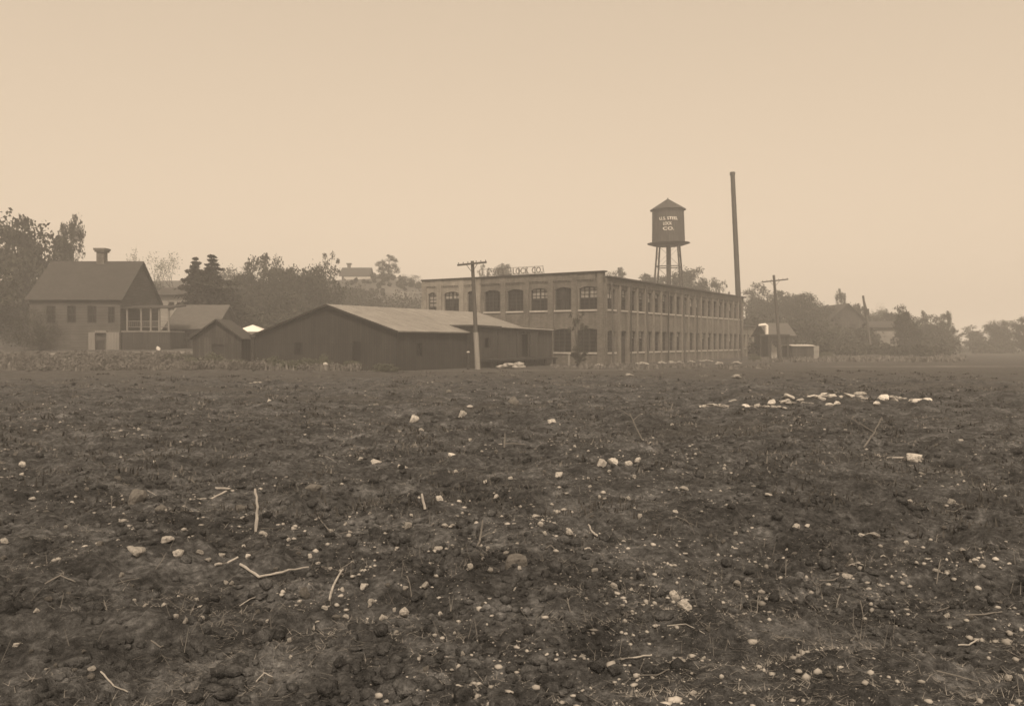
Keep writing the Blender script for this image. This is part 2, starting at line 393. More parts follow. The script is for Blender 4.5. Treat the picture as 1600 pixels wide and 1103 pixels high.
# long facade: 19 bays after a wider first one
ops2 = []; bay0 = 3.1; bw_ = (LR - bay0) / 19
ops2.append((.75, 2.35, 4.75, 6.6, .18)); ops2.append((.75, 2.35, 1.05, 2.95, .18))
for k in range(19):
    a = bay0 + k * bw_ + .25; b_ = a + bw_ - .5
    ops2.append((a, b_, 4.75, 6.6, .14))
    ops2.append((a, b_, 0.05 if k == 0 else 1.05, 2.95, .14))
mbC = MB(); wall(mbC, C0, D1, N1, LR, 0, ZR, ops2)
mbC.box(C0, D1 * .5, N1 * .13, UP * (ZR - .01))
for k in range(20):
    a = bay0 + k * bw_ - .17; mbP = MB(); mbP.box(C0 + D1 * min(a, LR - .34) - N1 * .002, D1 * .34, N1 * .122, UP * 6.897); mbP.build('pier', 'brick_pier', fac)
mbC.box(C0 + UP * 6.9, D1 * LR, N1 * .15, UP * .5)
mbC.build('wall', 'brick', fac)
# rear walls, roof, parapet coping, eaves
mbD = MB(); far = C0 + D1 * LR; lef = C0 + D2 * LF; fl = far + D2 * LF
mbD.face([far, fl, fl + UP * ZR, far + UP * ZR]); mbD.face([fl, lef, lef + UP * ZR, fl + UP * ZR]); mbD.build('rear_wall', 'brick', fac)
mbD = MB(); mbD.box(C0 + UP * (ZR + .003) + N1 * .4 + D1 * .35, D1 * (LR + .05), -N1 * (LF + .6), UP * .14); mbD.build('roof', 'roofdark', fac)
mbD = MB(); mbD.box(C0 + UP * ZP + N2 * .24 + N1 * .2, D2 * (LF + .4), -N2 * .6, UP * .11); mbD.build('parapet_coping', 'trimdark', fac)
mbD = MB(); mbD.box(C0 + N1 * .0 - N2 * .003 + UP * (ZR - .5), D1 * .35, -N1 * LF, UP * (ZP - ZR + .498)); mbD.build('parapet', 'brick', fac)
blr = {0: .5, 1: 0, 2: .45, 3: 0, 4: 0, 5: 0, 6: .35, 7: .7}
for i, o in enumerate(winL):
    up_ = i % 2 == 0; j = i // 2
    window(fac, C0, D2, N2, o[0], o[1], o[2], o[3], 4 if o[1] - o[0] > 1.2 else 2, 6 if up_ else 6, blind=(blr[j] if up_ else None) or None, pair=o[1] - o[0] > 1.2)
for i, o in enumerate(ops2):
    if o[2] < .5:
        d = MB(); d.box(C0 + D1 * o[0] - N1 * .2 + UP * .02, D1 * (o[1] - o[0]), -N1 * .05, UP * 2.4); dd = d.build('door', 'trimdark', fac)
        d = MB(); d.box(C0 + D1 * (o[1] - .2) - N1 * .2 + UP * 1.0, D1 * .05, N1 * .06, UP * .16); d.build('handle', 'iron', dd)
        continue
    window(fac, C0, D1, N1, o[0], o[1], o[2], o[3], 2, 4, blind=rl.choice([None, None, None, .25, .5, .35]))
for t in (5.0, 13.9, 22.0):
    d = MB(); q = C0 + D1 * t + N1 * .3; d.tube([q + UP * .1, q + UP * 7.0], .06, 6); d.build('downspout', 'iron', fac)

# annex: low wing continuing the long facade
O2 = C0 + D1 * (LR + .02); LA = 9.8
ax = thing('brick_annex', O2, 'low one storey brick annex at the far end of the factory', 'annex')
opsx = [(.5 + k * 1.55, 1.35 + k * 1.55, 1.2, 2.9, .1) for k in range(6)]
mb = MB(); wall(mb, O2, D1, N1, LA, 0, 3.9, opsx)
for k in range(7): mb.box(O2 + D1 * min(.0 + k * 1.55, LA - .3) , D1 * .3, N1 * .1, UP * 3.6)
e0 = O2 + D1 * LA; e1 = e0 - N1 * 6; mb.face([e0, e1, e1 + UP * 3.9, e0 + UP * 3.9]); e2 = O2 - N1 * 6
mb.face([e1, e2, e2 + UP * 3.9, e1 + UP * 3.9]); mb.build('wall', 'brick_pale', ax)
mb = MB(); mb.box(O2 + UP * 3.905 + N1 * .3, D1 * (LA + .3), -N1 * 6.6, UP * .16); mb.build('roof', 'roofmid', ax)
for o in opsx: window(ax, O2, D1, N1, o[0], o[1], o[2], o[3], 2, 4)

# roof sign, letters standing on the street parapet
s0, s1 = tL(749), tL(848)
sg = thing('roof_sign', C0 + D2 * s0 + UP * (ZP + .11), 'dark letter sign reading U.S. STEEL LOCK CO. standing along the factory parapet', 'sign')
mb = MB(); sb = C0 - N2 * .05
for zz in (ZP + .2, ZP + .80): mb.tube([sb + D2 * s0 + UP * zz, sb + D2 * s1 + UP * zz], .018, 4)
for k in range(9):
    q = sb + D2 * (s1 + (s0 - s1) * k / 8); mb.tube([q + UP * (ZP + .11), q + UP * (ZP + .84)], .02, 4)
    mb.tube([q + UP * (ZP + .7), q - N2 * .5 + UP * (ZP - .4)], .016, 4)
mb.build('sign_frame', 'iron', sg)
def text_mesh(body, width, height, depth):
    cu = bpy.data.curves.new('lettering', 'FONT'); cu.body = body; cu.extrude = depth; cu.size = 1; cu.offset = .008
    to = bpy.data.objects.new('lettering', cu); COL.objects.link(to); bpy.context.view_layer.update()
    dg = bpy.context.evaluated_depsgraph_get(); me = bpy.data.meshes.new_from_object(to.evaluated_get(dg))
    bpy.data.objects.remove(to); co = np.zeros(len(me.vertices) * 3); me.vertices.foreach_get('co', co); co = co.reshape(-1, 3)
    mn, mxx = co.min(0), co.max(0); co[:, 0] = (co[:, 0] - mn[0]) / (mxx[0] - mn[0]) * width; co[:, 1] = (co[:, 1] - mn[1]) / (mxx[1] - mn[1]) * height
    return me, co
words = [('U.', 749, 757), ('S.', 760.5, 766.5), ('STEEL', 770, 798), ('LOCK', 801.5, 826), ('CO.', 831, 847)]
for wd, p0, p1 in words:
    a0, a1 = tL(p0), tL(p1); me, co = text_mesh(wd, a0 - a1, .52, .03)
    q = C0 + D2 * a0 + N2 * .0 + UP * (ZP + .22); out = np.zeros_like(co)
    for k in range(3): out[:, k] = q[k] - D2[k] * co[:, 0] + UP[k] * co[:, 1] + N2[k] * co[:, 2]
    out -= np.array(sg.location); me.vertices.foreach_set('co', out.ravel()); me.update(); me.materials.clear(); me.materials.append(M['greywood'])
    o = bpy.data.objects.new('lettering', me); COL.objects.link(o); o.parent = sg

# ------------------------------------------------------------------ water tower
Yt = 112.; TX = W(1045.5, Yt); tb = Vector((TX, Yt, H(TX, Yt)))
wt = thing('water_tower', tb, 'water tower with round stave tank and conical roof rising behind the factory', 'water tower')
zt = lambda py: EYE - (py - HY) / FPX * Yt
c = lambda z: Vector((TX - (z - zt(440)) * .016, Yt, z))
mb = MB(); mb.tube([c(zt(383)), c(zt(328.5))], [2.2, 2.1], 40); tk = mb.build('tank', 'tank', wt)
mb = MB()
for k in range(6):
    z = zt(381) + (zt(330) - zt(381)) * k / 5.2; q = c(z); r = 2.215 - .1 * k / 5.2
    mb.tube([q, q + UP * .05], [r, r], 40)
mb.build('hoop', 'iron', tk)
mb = MB(); mb.tube([c(zt(328.8)), c(zt(328)), c(zt(311))], [2.42, 2.38, .05], 32); mb.build('roof', 'roofdark', wt)
mb = MB(); mb.tube([c(zt(311.5)), c(zt(309.5))], .07, 8); mb.build('finial', 'iron', wt)
mb = MB(); mb.tube([c(zt(384.5)), c(zt(381))], [1.9, 2.85], 32); mb.tube([c(zt(381)) , c(zt(380.4))], [2.85, 2.85], 32); mb.build('platform', 'trimdark', wt)
mb = MB(); mb.tube([Vector((TX, Yt, tb.z)), c(zt(384))], .32, 14); mb.build('riser_pipe', 'iron', wt)
legs = []
for k in range(4):
    a = R(28 + 90 * k); top = c(zt(384)) + Vector((math.cos(a), math.sin(a), 0)) * 1.9; bot = Vector((TX, Yt, tb.z - .1)) + Vector((math.cos(a), math.sin(a), 0)) * 3.3
    legs.append((top, bot)); mb = MB(); mb.tube([top, bot], .12, 8); mb.build('leg', 'iron', wt)
lv = []
for fr in (.20, .42, .68):
    mb = MB(); pts = [t.lerp(b_, fr) for t, b_ in legs]; lv.append(pts)
    for k in range(4): mb.tube([pts[k], pts[(k + 1) % 4]], .07, 6)
    mb.build('strut_ring', 'iron', wt)
mb = MB()
lv = [[t for t, b_ in legs]] + lv
for i in range(3):
    for k in range(4):
        mb.tube([lv[i][k], lv[i + 1][(k + 1) % 4]], .014, 4); mb.tube([lv[i][(k + 1) % 4], lv[i + 1][k]], .014, 4)
mb.build('brace_rods', 'iron', wt)
for body, p0, p1, py0, py1 in (('U.S. STEEL', 1027, 1056, 347, 343), ('LOCK', 1033, 1046, 355, 351.2), ('CO.', 1032.5, 1049.5, 362.7, 359)):
    wd = (p1 - p0) / FPX * Yt; me, co = text_mesh(body, wd, .40, .0); r = 2.235
    xc = (p0 + p1) / 2 ; off = W(xc, Yt) - TX; a0 = math.asin(max(-1, min(1, off / r)))
    th = a0 + (co[:, 0] - wd / 2) / r; zb = zt(py0)
    out = np.stack([TX + .0 - (zb - zt(440)) * .016 + r * np.sin(th), Yt - r * np.cos(th), zb + co[:, 1]], -1) - np.array(tb)
    me.vertices.foreach_set('co', out.ravel()); me.update(); me.materials.clear(); me.materials.append(M['white'])
    o = bpy.data.objects.new('lettering', me); COL.objects.link(o); o.parent = wt

# ------------------------------------------------------------------ smokestack
Ys = 107.; s_b = Vector((W(1158, Ys), Ys, 0)); s_t = P(1144.5, 270, Ys)
st = thing('smokestack', s_b, 'tall slender iron smokestack leaning slightly behind the end of the factory', 'smokestack')
mb = MB(); mb.tube([s_b.lerp(s_t, k / 12) for k in range(13)], [.37 - .09 * k / 12 for k in range(13)], 20); mb.build('shaft', 'iron', st)
mb = MB(); mb.tube([s_t - UP * .35, s_t + UP * .05], .34, 20); mb.build('rim', 'iron', st)
mb = MB()
for k in range(1, 11): q = s_b.lerp(s_t, k / 11); mb.tube([q, q + UP * .07], .395 - .09 * k / 11, 20)
mb.build('seam_bands', 'iron', st)


# ------------------------------------------------------------------ utility poles
def pole(top, base, Y, arm, label, r=.14, mat='polewood', extra=None, group='utility poles along the field edge', lower=None):
    b0 = Vector((W(base[0], Y), Y, 0)); b0.z = H(b0.x, Y) - .15; t0 = P(top[0], top[1], Y)
    o = thing('utility_pole', b0, label, 'utility pole', group)
    mb = MB(); mb.tube([b0.lerp(t0, k / 6) for k in range(7)], [r * (1.1 - .35 * k / 6) for k in range(7)], 10); mb.build('shaft', mat, o)
    if arm:
        (x0, y0), (x1, y1) = arm; a0, a1 = P(x0, y0, Y - .16), P(x1, y1, Y - .16); d = (a1 - a0); mb = MB()
        up = Vector((0, 0, .13)); mb.box(a0 - up / 2 - Vector((0, .05, 0)), d, Vector((0, .1, 0)), up); mb.build('crossarm', mat, o)
        for f_ in (.04, .2, .36, .64, .8, .96):
            q = a0 + d * f_ + Vector((0, 0, .065)); mb = MB(); mb.tube([q, q + UP * .04, q + UP * .05, q + UP * .11], [.02, .02, .035, .025], 8); mb.build('insulator', 'glass', o)
        for s_ in (.3, .7):
            mb = MB(); q = a0 + d * s_; m_ = a0 + d * .5 - UP * .6; mb.tube([q, m_], .02, 4); mb.build('brace', 'iron', o)
    return o
pA = pole((738, 408), (746.5, 577), 58.5, ((714.5, 414.5), (760.5, 409.8)), 'utility pole with one crossarm standing in front of the loading shed', .155, 'polewood')
mb = MB(); bA = Vector((W(746.5, 58.5), 58.5, -.1)); tA = P(738, 408, 58.5); mb.tube([bA.lerp(tA, k / 10 * .35) for k in range(11)], [.195 - .002 * k for k in range(11)], 12); mb.build('lower_shaft', 'polepale', pA)
pole((1209, 430), (1220, 563), 88, ((1190, 441), (1231.5, 436.5)), 'utility pole with one crossarm right of the smokestack', .18)
p3 = pole((1348.5, 462), (1362, 556), 118, None, 'bare leaning utility pole without crossarm in front of the gabled house', .2)
mb = MB(); q = P(1354, 487, 118); mb.tube([q - UP * .45, q + UP * .4], .34, 10); mb.build('cable_box', 'iron', p3)
mb = MB(); mb.tube([P(1350, 470, 118), P(1356, 492, 118)], .13, 6); mb.build('bracket', 'iron', p3)
for k, (px, py0, py1, YY, lab) in enumerate(((957, 441, 572, 68.6, 'slim dark pole against the factory corner bay'), (1011.5, 447, 569, 72.5, 'slim dark pole in front of the fifth bay of the long facade'), (1069, 458, 567, 77.5, 'slim dark pole in front of the middle of the long facade'), (1157.5, 455, 566, 86, 'slim dark pole directly in front of the smokestack foot'))):
    b0 = Vector((W(px + 1.5, YY), YY, -.1)); o = thing('wooden_post', b0, lab, 'pole', 'slim poles along the long facade')
    mb = MB(); mb.tube([b0, P(px - 1, py0, YY)], [.10, .075], 8); mb.build('shaft', 'polewood', o)
    mb = MB(); q = P(px - 1, py0 + 3, YY); mb.tube([q, q + Vector((.25, 0, .0))], .03, 6); mb.build('bracket', 'iron', o)

# ------------------------------------------------------------------ barn
B0 = Vector((-7.63, 55.0, 0))                      # right front corner
FW, LEN = 14.1, 18.4; ax_t = 6.25; ZE, ZA, ZL = 2.64, 4.48, 2.34
bn = thing('barn', B0, 'low wide dark board barn with pale felt gable roof left of the factory', 'barn')
ev = [(-.02, 0), (FW, 0), (FW, ZL), (ax_t, ZA), (0, ZE)]
def bp(t, s, z): return B0 + D2 * t + D1 * s + UP * z
mb = MB()
opsb = [(3.2, 3.95, 0.6, 1.95, 0), (8.8, 9.7, 1.0, 1.9, 0)]
wall(mb, B0, D2, N2, FW, 0, ZL - .05, opsb, .12)
c_ = [(0, ZL - .05), (FW, ZL - .05), (FW, ZL), (ax_t, ZA), (0, ZE)]; mb.face([bp(t, 0, z) for t, z in c_], c_)
opss = [(2.05, 2.7, .95, 1.85, 0)]
wall(mb, B0, D1, N1, LEN, 0, ZE, opss, .12)
c_ = [(0, 0), (FW, 0), (FW, ZL), (ax_t, ZA), (0, ZE)]; mb.face([bp(t, LEN, z) for t, z in c_][::-1], c_[::-1])
mb.face([bp(FW, 0, 0), bp(FW, LEN, 0), bp(FW, LEN, ZL), bp(FW, 0, ZL)]); mb.build('wall', 'barn', bn)
def slab(mb, a, b_, c, d, th): # top quad a b c d, thickness downward
    n_ = (b_ - a).cross(d - a).normalized(); n_ = n_ if n_.z > 0 else -n_
    lo = [p - n_ * th for p in (a, b_, c, d)]; up = [a, b_, c, d]
    mb.face(up); mb.face(lo[::-1])
    for i in range(4): j = (i + 1) % 4; mb.face([up[i], lo[i], lo[j], up[j]])
oh = .3; sl = (ZA - ZE) / ax_t; sr = (ZA - ZL) / (FW - ax_t)
mb = MB(); slab(mb, bp(ax_t, -.25, ZA + .1), bp(ax_t, LEN, ZA + .1), bp(-oh, LEN, ZE - oh * sl + .1), bp(-oh, -.25, ZE - oh * sl + .1), .09)
slab(mb, bp(ax_t + .004, -.25, ZA + .1), bp(ax_t + .004, LEN, ZA + .1), bp(FW + oh, LEN, ZL - oh * sr + .1), bp(FW + oh, -.25, ZL - oh * sr + .1), .09)
rf = mb.build('roof', 'tin', bn)
mb = MB()
for k in range(1, 18):
    s = k * 1.02 + rl.uniform(-.1, .1); a, b_ = bp(ax_t - .05, s, ZA + .1), bp(-oh, s, ZE - oh * sl + .1); mb.box(a, (b_ - a), D1 * .04, UP * .018)
mb.build('seam_battens', 'concrete', rf)
mb = MB(); a, b_ = bp(ax_t, -.27, ZA - .02), bp(-oh, -.27, ZE - oh * sl - .02); mb.box(a, b_ - a, D1 * .04, UP * .13)
a, b_ = bp(ax_t, -.27, ZA - .02), bp(FW + oh, -.27, ZL - oh * sr - .02); mb.box(a, b_ - a, D1 * .04, UP * .13); mb.build('bargeboard', 'trimdark', bn)
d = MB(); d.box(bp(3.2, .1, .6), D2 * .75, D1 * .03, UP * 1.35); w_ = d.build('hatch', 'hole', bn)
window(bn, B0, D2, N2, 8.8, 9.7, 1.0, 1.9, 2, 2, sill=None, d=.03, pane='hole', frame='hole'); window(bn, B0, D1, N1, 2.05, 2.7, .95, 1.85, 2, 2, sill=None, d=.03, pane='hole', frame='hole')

# ------------------------------------------------------------------ flat roofed loading shed against the barn side
K0 = B0 + D1 * 8.0 + N1 * .75; KL, KW = 11.4, 2.6
bc = thing('loading_shed', K0, 'long dark flat roofed shed with open doorway against the barn side, behind the utility pole', 'shed')
kp = lambda a, d, z: K0 + D1 * a - N1 * d + UP * z
mb = MB(); opd = [(6.55, 7.6, .75, 2.75, 0), (1.2, 1.9, 1.5, 2.2, 0)]; wall(mb, K0, D1, N1, KL, 0, 3.0, opd, .1)
mb.face([kp(0, 0, 0), kp(0, KW, 0), kp(0, KW, 3.05), kp(0, 0, 3.0)]); mb.face([kp(KL, 0, 0), kp(KL, KW, 0), kp(KL, KW, 3.05), kp(KL, 0, 3.0)])
mb.build('wall', 'car', bc)
mb = MB(); mb.box(kp(6.3, .6, .7), D1 * 1.6, -N1 * .04, UP * 2.2); mb.build('doorway_shade', 'hole', bc)  # near-black sheet standing in for the shade inside the doorway
mb = MB(); slab(mb, kp(-.15, -.2, 3.2), kp(KL + .1, -.2, 3.02), kp(KL + .1, KW, 3.03), kp(-.15, KW, 3.21), .15); mb.build('roof', 'roofdark', bc)
mb = MB(); mb.box(kp(3.2, -.24, 3.06), D1 * (KL - 3.4) - UP * .13, N1 * .04, UP * .07); mb.build('roof_edge_strip', 'trimpale', bc)  # thin pale strip along the front roof edge
mb = MB(); mb.box(kp(7.65, -.07, .7), D1 * 1.2, N1 * .05, UP * 2.1)
for a in (7.68, 8.7): mb.box(kp(a, -.12, .72), D1 * .1, N1 * .03, UP * 2.0)
dd = mb.build('door', 'car', bc); mb = MB(); mb.box(kp(7.8, -.155, 1.6), D1 * .05, N1 * .05, UP * .25); mb.build('handle', 'iron', dd)
for a in (.05, 2.9, 5.7, KL - .2):
    mb = MB(); mb.box(kp(a, -.002, 0), D1 * .12, N1 * .05, UP * 2.9); mb.build('side_post', 'trimdark', bc)
mb = MB(); mb.box(kp(.7, -.06, .5), D1 * 9.6, N1 * 1.1, UP * .16); mb.build('platform_deck', 'trimdark', bc)
for k in range(7):
    mb = MB(); mb.box(kp(.8 + k * 1.55, -1.0, -.05), D1 * .16, -N1 * .16, UP * .549); mb.build('platform_post', 'trimdark', bc)

# ------------------------------------------------------------------ generic house with gable or hip roof
def house(name, label, cat, px0, px1, Y, dep, zE, zR, rot=0, wallm='house', roofm='roofdark', ridge='x', base=None, winl=(), chim=None, hip=0, oh=.35, doors=()):
    """front wall spans px0..px1 at distance Y; ridge 'x' along the front, 'y' away from the viewer (gable faces front)"""
    xa, xb = W(px0, Y), W(px1, Y); z0 = H((xa + xb) / 2, Y + dep / 2) - .3 if base is None else base
    O = Vector((xa, Y, 0)); dx = Vector((math.cos(rot), math.sin(rot), 0)); dy = Vector((-dx.y, dx.x, 0)); Lx = xb - xa
    o = thing(name, Vector((xa, Y, z0)), label, cat)
    q = lambda a, d, z: O + dx * a + dy * d + UP * z
    mb = MB(); wall(mb, O, dx, -dy, Lx, z0, zE, [(a, b_, c, d, 0) for a, b_, c, d in list(winl) + list(doors)], .15)
    mb.face([q(0, dep, z0), q(Lx, dep, z0), q(Lx, dep, zE), q(0, dep, zE)])
    if ridge == 'x' and not hip:
        for a in (0, Lx): mb.face([q(a, 0, z0), q(a, dep, z0), q(a, dep, zE), q(a, dep / 2, zR - .05), q(a, 0, zE)])
    elif ridge == 'y':
        for a in (0, Lx): mb.face([q(a, 0, z0), q(a, dep, z0), q(a, dep, zE), q(a, 0, zE)])
        for d in (0, dep): mb.face([q(0, d, zE), q(Lx, d, zE), q(Lx / 2, d, zR - .05)])
    else:
        for a in (0, Lx): mb.face([q(a, 0, z0), q(a, dep, z0), q(a, dep, zE), q(a, 0, zE)])
    mb.build('wall', wallm, o)
    mb = MB()
    if ridge == 'x' and not hip:
        k = (zR - zE) / (dep / 2)
        slab(mb, q(-oh, -oh, zE - oh * k + .1), q(Lx + oh, -oh, zE - oh * k + .1), q(Lx + oh, dep / 2, zR + .1), q(-oh, dep / 2, zR + .1), .1)
        slab(mb, q(-oh, dep + oh, zE - oh * k + .1), q(Lx + oh, dep + oh, zE - oh * k + .1), q(Lx + oh, dep / 2 + .004, zR + .1), q(-oh, dep / 2 + .004, zR + .1), .1)
    elif ridge == 'y':
        k = (zR - zE) / (Lx / 2)
        slab(mb, q(-oh, -oh, zE - oh * k + .1), q(-oh, dep + oh, zE - oh * k + .1), q(Lx / 2, dep + oh, zR + .1), q(Lx / 2, -oh, zR + .1), .1)
        slab(mb, q(Lx + oh, -oh, zE - oh * k + .1), q(Lx + oh, dep + oh, zE - oh * k + .1), q(Lx / 2 + .004, dep + oh, zR + .1), q(Lx / 2 + .004, -oh, zR + .1), .1)
    else:
        a, b_, c_, d_ = q(-oh, -oh, zE), q(Lx + oh, -oh, zE), q(Lx + oh, dep + oh, zE), q(-oh, dep + oh, zE)
        r0, r1 = q(hip, dep / 2, zR), q(Lx - hip, dep / 2, zR)
        mb.face([a, b_, r1, r0]); mb.face([b_, c_, r1]); mb.face([c_, d_, r0, r1]); mb.face([d_, a, r0]); mb.face([d_, c_, b_, a])
    rf = mb.build('roof', roofm, o)
    for (a, b_, c, d) in winl: window(o, O, dx, -dy, a, b_, c, d, 2, 2, frame='greywood' if wallm == 'housepale' else 'trimdark', sill=None, d=.06)
    for (a, b_, c, d) in doors:
        mb = MB(); mb.box(q(a, .1, c), dx * (b_ - a), dy * .05, UP * (d - c)); de = mb.build('door', 'trimdark', o)
        mb = MB(); mb.box(q(b_ - .16, .07, c + (d - c) * .45), dx * .05, dy * .03, UP * .1); mb.build('handle', 'iron', de)
    if chim:
        a, d, zt_, s_ = chim; mb = MB(); mb.box(q(a, d, zR - 1.2), dx * s_, dy * s_, UP * (zt_ - zR + 1.0)); mb.box(q(a - .12, d - .12, zt_ - .35), dx * (s_ + .24), dy * (s_ + .24), UP * .16)
        mb.box(q(a - .2, d - .2, zt_ - .19), dx * (s_ + .4), dy * (s_ + .4), UP * .19); mb.build('chimney', 'brick', rf)
    return o
hz = lambda py, Y: EYE - (py - HY) / FPX * Y
# farmhouse at the left
fh = house('farmhouse', 'large two storey farmhouse with tall chimney and steep dark roof at the left', 'house', 46, 188, 73, 8.0,
      hz(466, 73), hz(410, 77), wallm='house', winl=[(1.5, 2.3, 3.6, 5.1), (3.3, 4.1, 3.6, 5.1), (5.1, 5.9, 3.6, 5.1), (6.9, 7.5, 3.6, 5.0)],
      doors=[(5.75, 6.6, 1.0, 2.05)], chim=(W(153.5, 77)-W(46, 73), 3.65, hz(388, 76.7), .7), oh=.3)
mb = MB(); Yp = 72.7
for (p0, p1, y0, y1) in ((138, 148, 519, 548), (166, 186, 519, 548), (148, 166, 516.5, 520)):
    mb.box(P(p0, y1, Yp), (W(p1, Yp) - W(p0, Yp), 0, 0), (0, .28, 0), (0, 0, (y1 - y0) / FPX * Yp))
mb.build('cellar_surround', 'greywood', fh)
# porch on the house front right
Yq = 73.1; xz = lambda px: W(px, Yq)
mb = MB(); slab(mb, Vector((xz(188.5), Yq, hz(480, Yq))), Vector((xz(268), Yq, hz(480, Yq))), Vector((xz(266), Yq + 3.6, hz(474, Yq))), Vector((xz(188), Yq + 3.6, hz(474, Yq))), .12); mb.build('porch_roof', 'roofdark', fh)
for px in (197, 219, 234, 247, 262):
    mb = MB(); mb.cbox((xz(px), Yq + .25, hz(517, Yq)), .14, .14, (517 - 482) / FPX * Yq); mb.build('porch_post', 'greywood', fh)
mb = MB(); mb.box(Vector((xz(189), Yq + .05, hz(519, Yq))), (xz(266) - xz(189), 0, 0), (0, 3.2, 0), (0, 0, .12)); mb.build('porch_floor', 'greywood', fh)
mb = MB(); z_b = H(xz(225), Yq) - .4; mb.box(Vector((xz(189.5), Yq + .12, z_b)), (xz(265) - xz(189.5), 0, 0), (0, 3.1, 0), (0, 0, hz(519, Yq) - z_b - .003)); mb.build('porch_skirt', 'lattice', fh)
mb = MB()
for z in (.35, .85): mb.tube([Vector((xz(197), Yq + .25, hz(517, Yq) + z)), Vector((xz(262), Yq + .25, hz(517, Yq) + z))], .03, 4)
for k in range(22): q = Vector((xz(197) + (xz(262) - xz(197)) * k / 21, Yq + .25, hz(517, Yq) + .35)); mb.tube([q, q + UP * .5], .018, 4)
mb.build('porch_railing', 'greywood', fh)
house('outbuilding', 'long low outbuilding with mid grey roof right of the farmhouse porch', 'outbuilding', 262, 334, 78, 7, hz(512, 78), hz(478, 81.5), wallm='shed', roofm='roofmid', winl=[(1.4, 2.1, 1.9, 2.8)], doors=[(3.0, 3.9, 1.1, 2.7)])
house('cottage', 'small pale cottage with flat looking roof behind the farmhouse beside the spruces', 'house', 247, 293, 96, 5, hz(460, 96), hz(451, 98.5), wallm='housepale', roofm='roofdark', winl=[(1.2, 1.9, 5.6, 6.6)], oh=.5)
# small shed left of the barn
house('gabled_shed', 'small dark gabled shed standing left of the barn', 'shed', 301, 377, 60.5, 2.6, hz(527, 60.5), hz(500.5, 60.5), wallm='shed', roofm='roofdark', ridge='y', doors=[(1.4, 2.3, .1, 1.75)], oh=.3, base=-.1)
hb0 = P(393.5, 530, 72)
hu = thing('white_hut', Vector((hb0.x, 72, H(hb0.x, 72))), 'small hut with bright white pyramid roof showing between shed and barn', 'hut')
mb = MB(); xx = 1.15; z0 = H(hb0.x, 72); zw = hz(518.5, 72); mb.box(Vector((hb0.x - xx, 71.2, z0 - .2)), (2 * xx, 0, 0), (0, 2.2, 0), (0, 0, zw - z0 + .19)); mb.build('wall', 'white', hu)
mb = MB(); b4 = [Vector((hb0.x + sx * 1.35, 72.3 + sy * 1.35, zw)) for sx, sy in ((-1, -1), (1, -1), (1, 1), (-1, 1))]; ap = Vector((hb0.x, 72.3, hz(507.5, 72.3)))
for k in range(4): mb.face([b4[k], b4[(k + 1) % 4], ap])
mb.face(b4[::-1]); mb.build('roof', 'white', hu)
# house on the hill
YH = 168.
hh_ = house('hill_house', 'small pale house with porch alone on the hilltop', 'house', 534, 574, YH, 5.5, hz(430, YH), hz(419, YH + 2.7), wallm='house', roofm='roofdark', winl=[(2.6, 3.6, 14.4, 15.3), (.8, 1.5, 14.3, 15.2)], chim=(.7, 2.2, hz(411.5, YH + 2.5), .6), oh=.5)
mb = MB(); zq = hz(436.5, YH); slab(mb, Vector((W(545, YH), YH - 2.2, zq - .25)), Vector((W(589, YH), YH - 2.2, zq - .25)), Vector((W(581, YH), YH - .02, zq + .25)), Vector((W(548, YH), YH - .02, zq + .25)), .1); mb.build('porch_roof', 'roofdark', hh_)
for px in (547, 558, 570, 586):
    mb = MB(); zg = H(W(px, YH), YH - 2) - .1; mb.cbox((W(px, YH), YH - 2.0, zg), .16, .16, zq - .3 - zg); mb.build('porch_post', 'trimpale', hh_)
mb = MB(); zg = H(W(565, YH), YH - 2) - .3; mb.box(Vector((W(541, YH), YH - 2.3, zg)), (W(584, YH) - W(541, YH), 0, 0), (0, 2.28, 0), (0, 0, .75)); mb.build('terrace_wall', 'trimpale', hh_)

# buildings at the right
house('lean_shed', 'grey roofed workshop shed behind the utility pole at the end of the annex', 'shed', 1201, 1240, 100, 6, hz(524, 100), hz(506, 103), wallm='shed', roofm='roofmid', winl=[(.5, 1.3, 1.3, 2.1)], doors=[(1.7, 2.4, .0, 1.9)], base=-.1, oh=.3)
pf = thing('loading_canopy', Vector((W(1205, 94), 94, 0)), 'open loading canopy on dark posts beside the annex end', 'canopy')
mb = MB(); mb.box(P(1187, 525, 94), (W(1234, 94) - W(1187, 94), 0, 0), (0, 2.5, 0), (0, 0, .2)); mb.build('roof', 'roofdark', pf)
for px in (1189, 1203, 1218, 1232):
    mb = MB(); mb.cbox((W(px, 94), 94.2, -.1), .22 if px != 1203 else .4, .22, hz(525, 94) + .1); mb.build('post', 'trimdark', pf)
vp = thing('white_tube', Vector((W(1198, 99), 99, hz(520, 99))), 'bright white elbowed tube above the loading canopy', 'vent pipe')
mb = MB(); mb.tube([P(1198, 524, 99), P(1198, 509, 99), P(1195.5, 507.5, 99), P(1185, 508.5, 99)], [.2, .2, .19, .13], 12); mb.build('elbow_tube', 'white', vp)  # plain white bent tube with a short arm to the left
mb = MB(); mb.tube([P(1198, 525, 99), P(1198, 523.6, 99)], .27, 12); mb.build('collar', 'white', vp)
for px in (1211,):
    pn = thing('leaning_boards', Vector((W(1208, 95), 95.5, 0)), 'pale boards leaning under the loading canopy', 'boards')
    mb = MB()
    for k in range(4): mb.box(P(1205 + k * 2.4, 560, 95.6 + .03 * k), (.16, 0, 0), (0, .03, 0), (0, .3, 1.9 - .2 * k))
    mb.build('board', 'trimpale', pn)
hu2 = house('flat_hut', 'low hut with pale roof edge and pale right end in the field corner', 'hut', 1238, 1271, 96, 3.4, hz(541, 96), hz(539.5, 98), wallm='shed', roofm='trimpale', base=-.1, doors=[(.9, 1.6, .1, 1.3)], oh=.15)
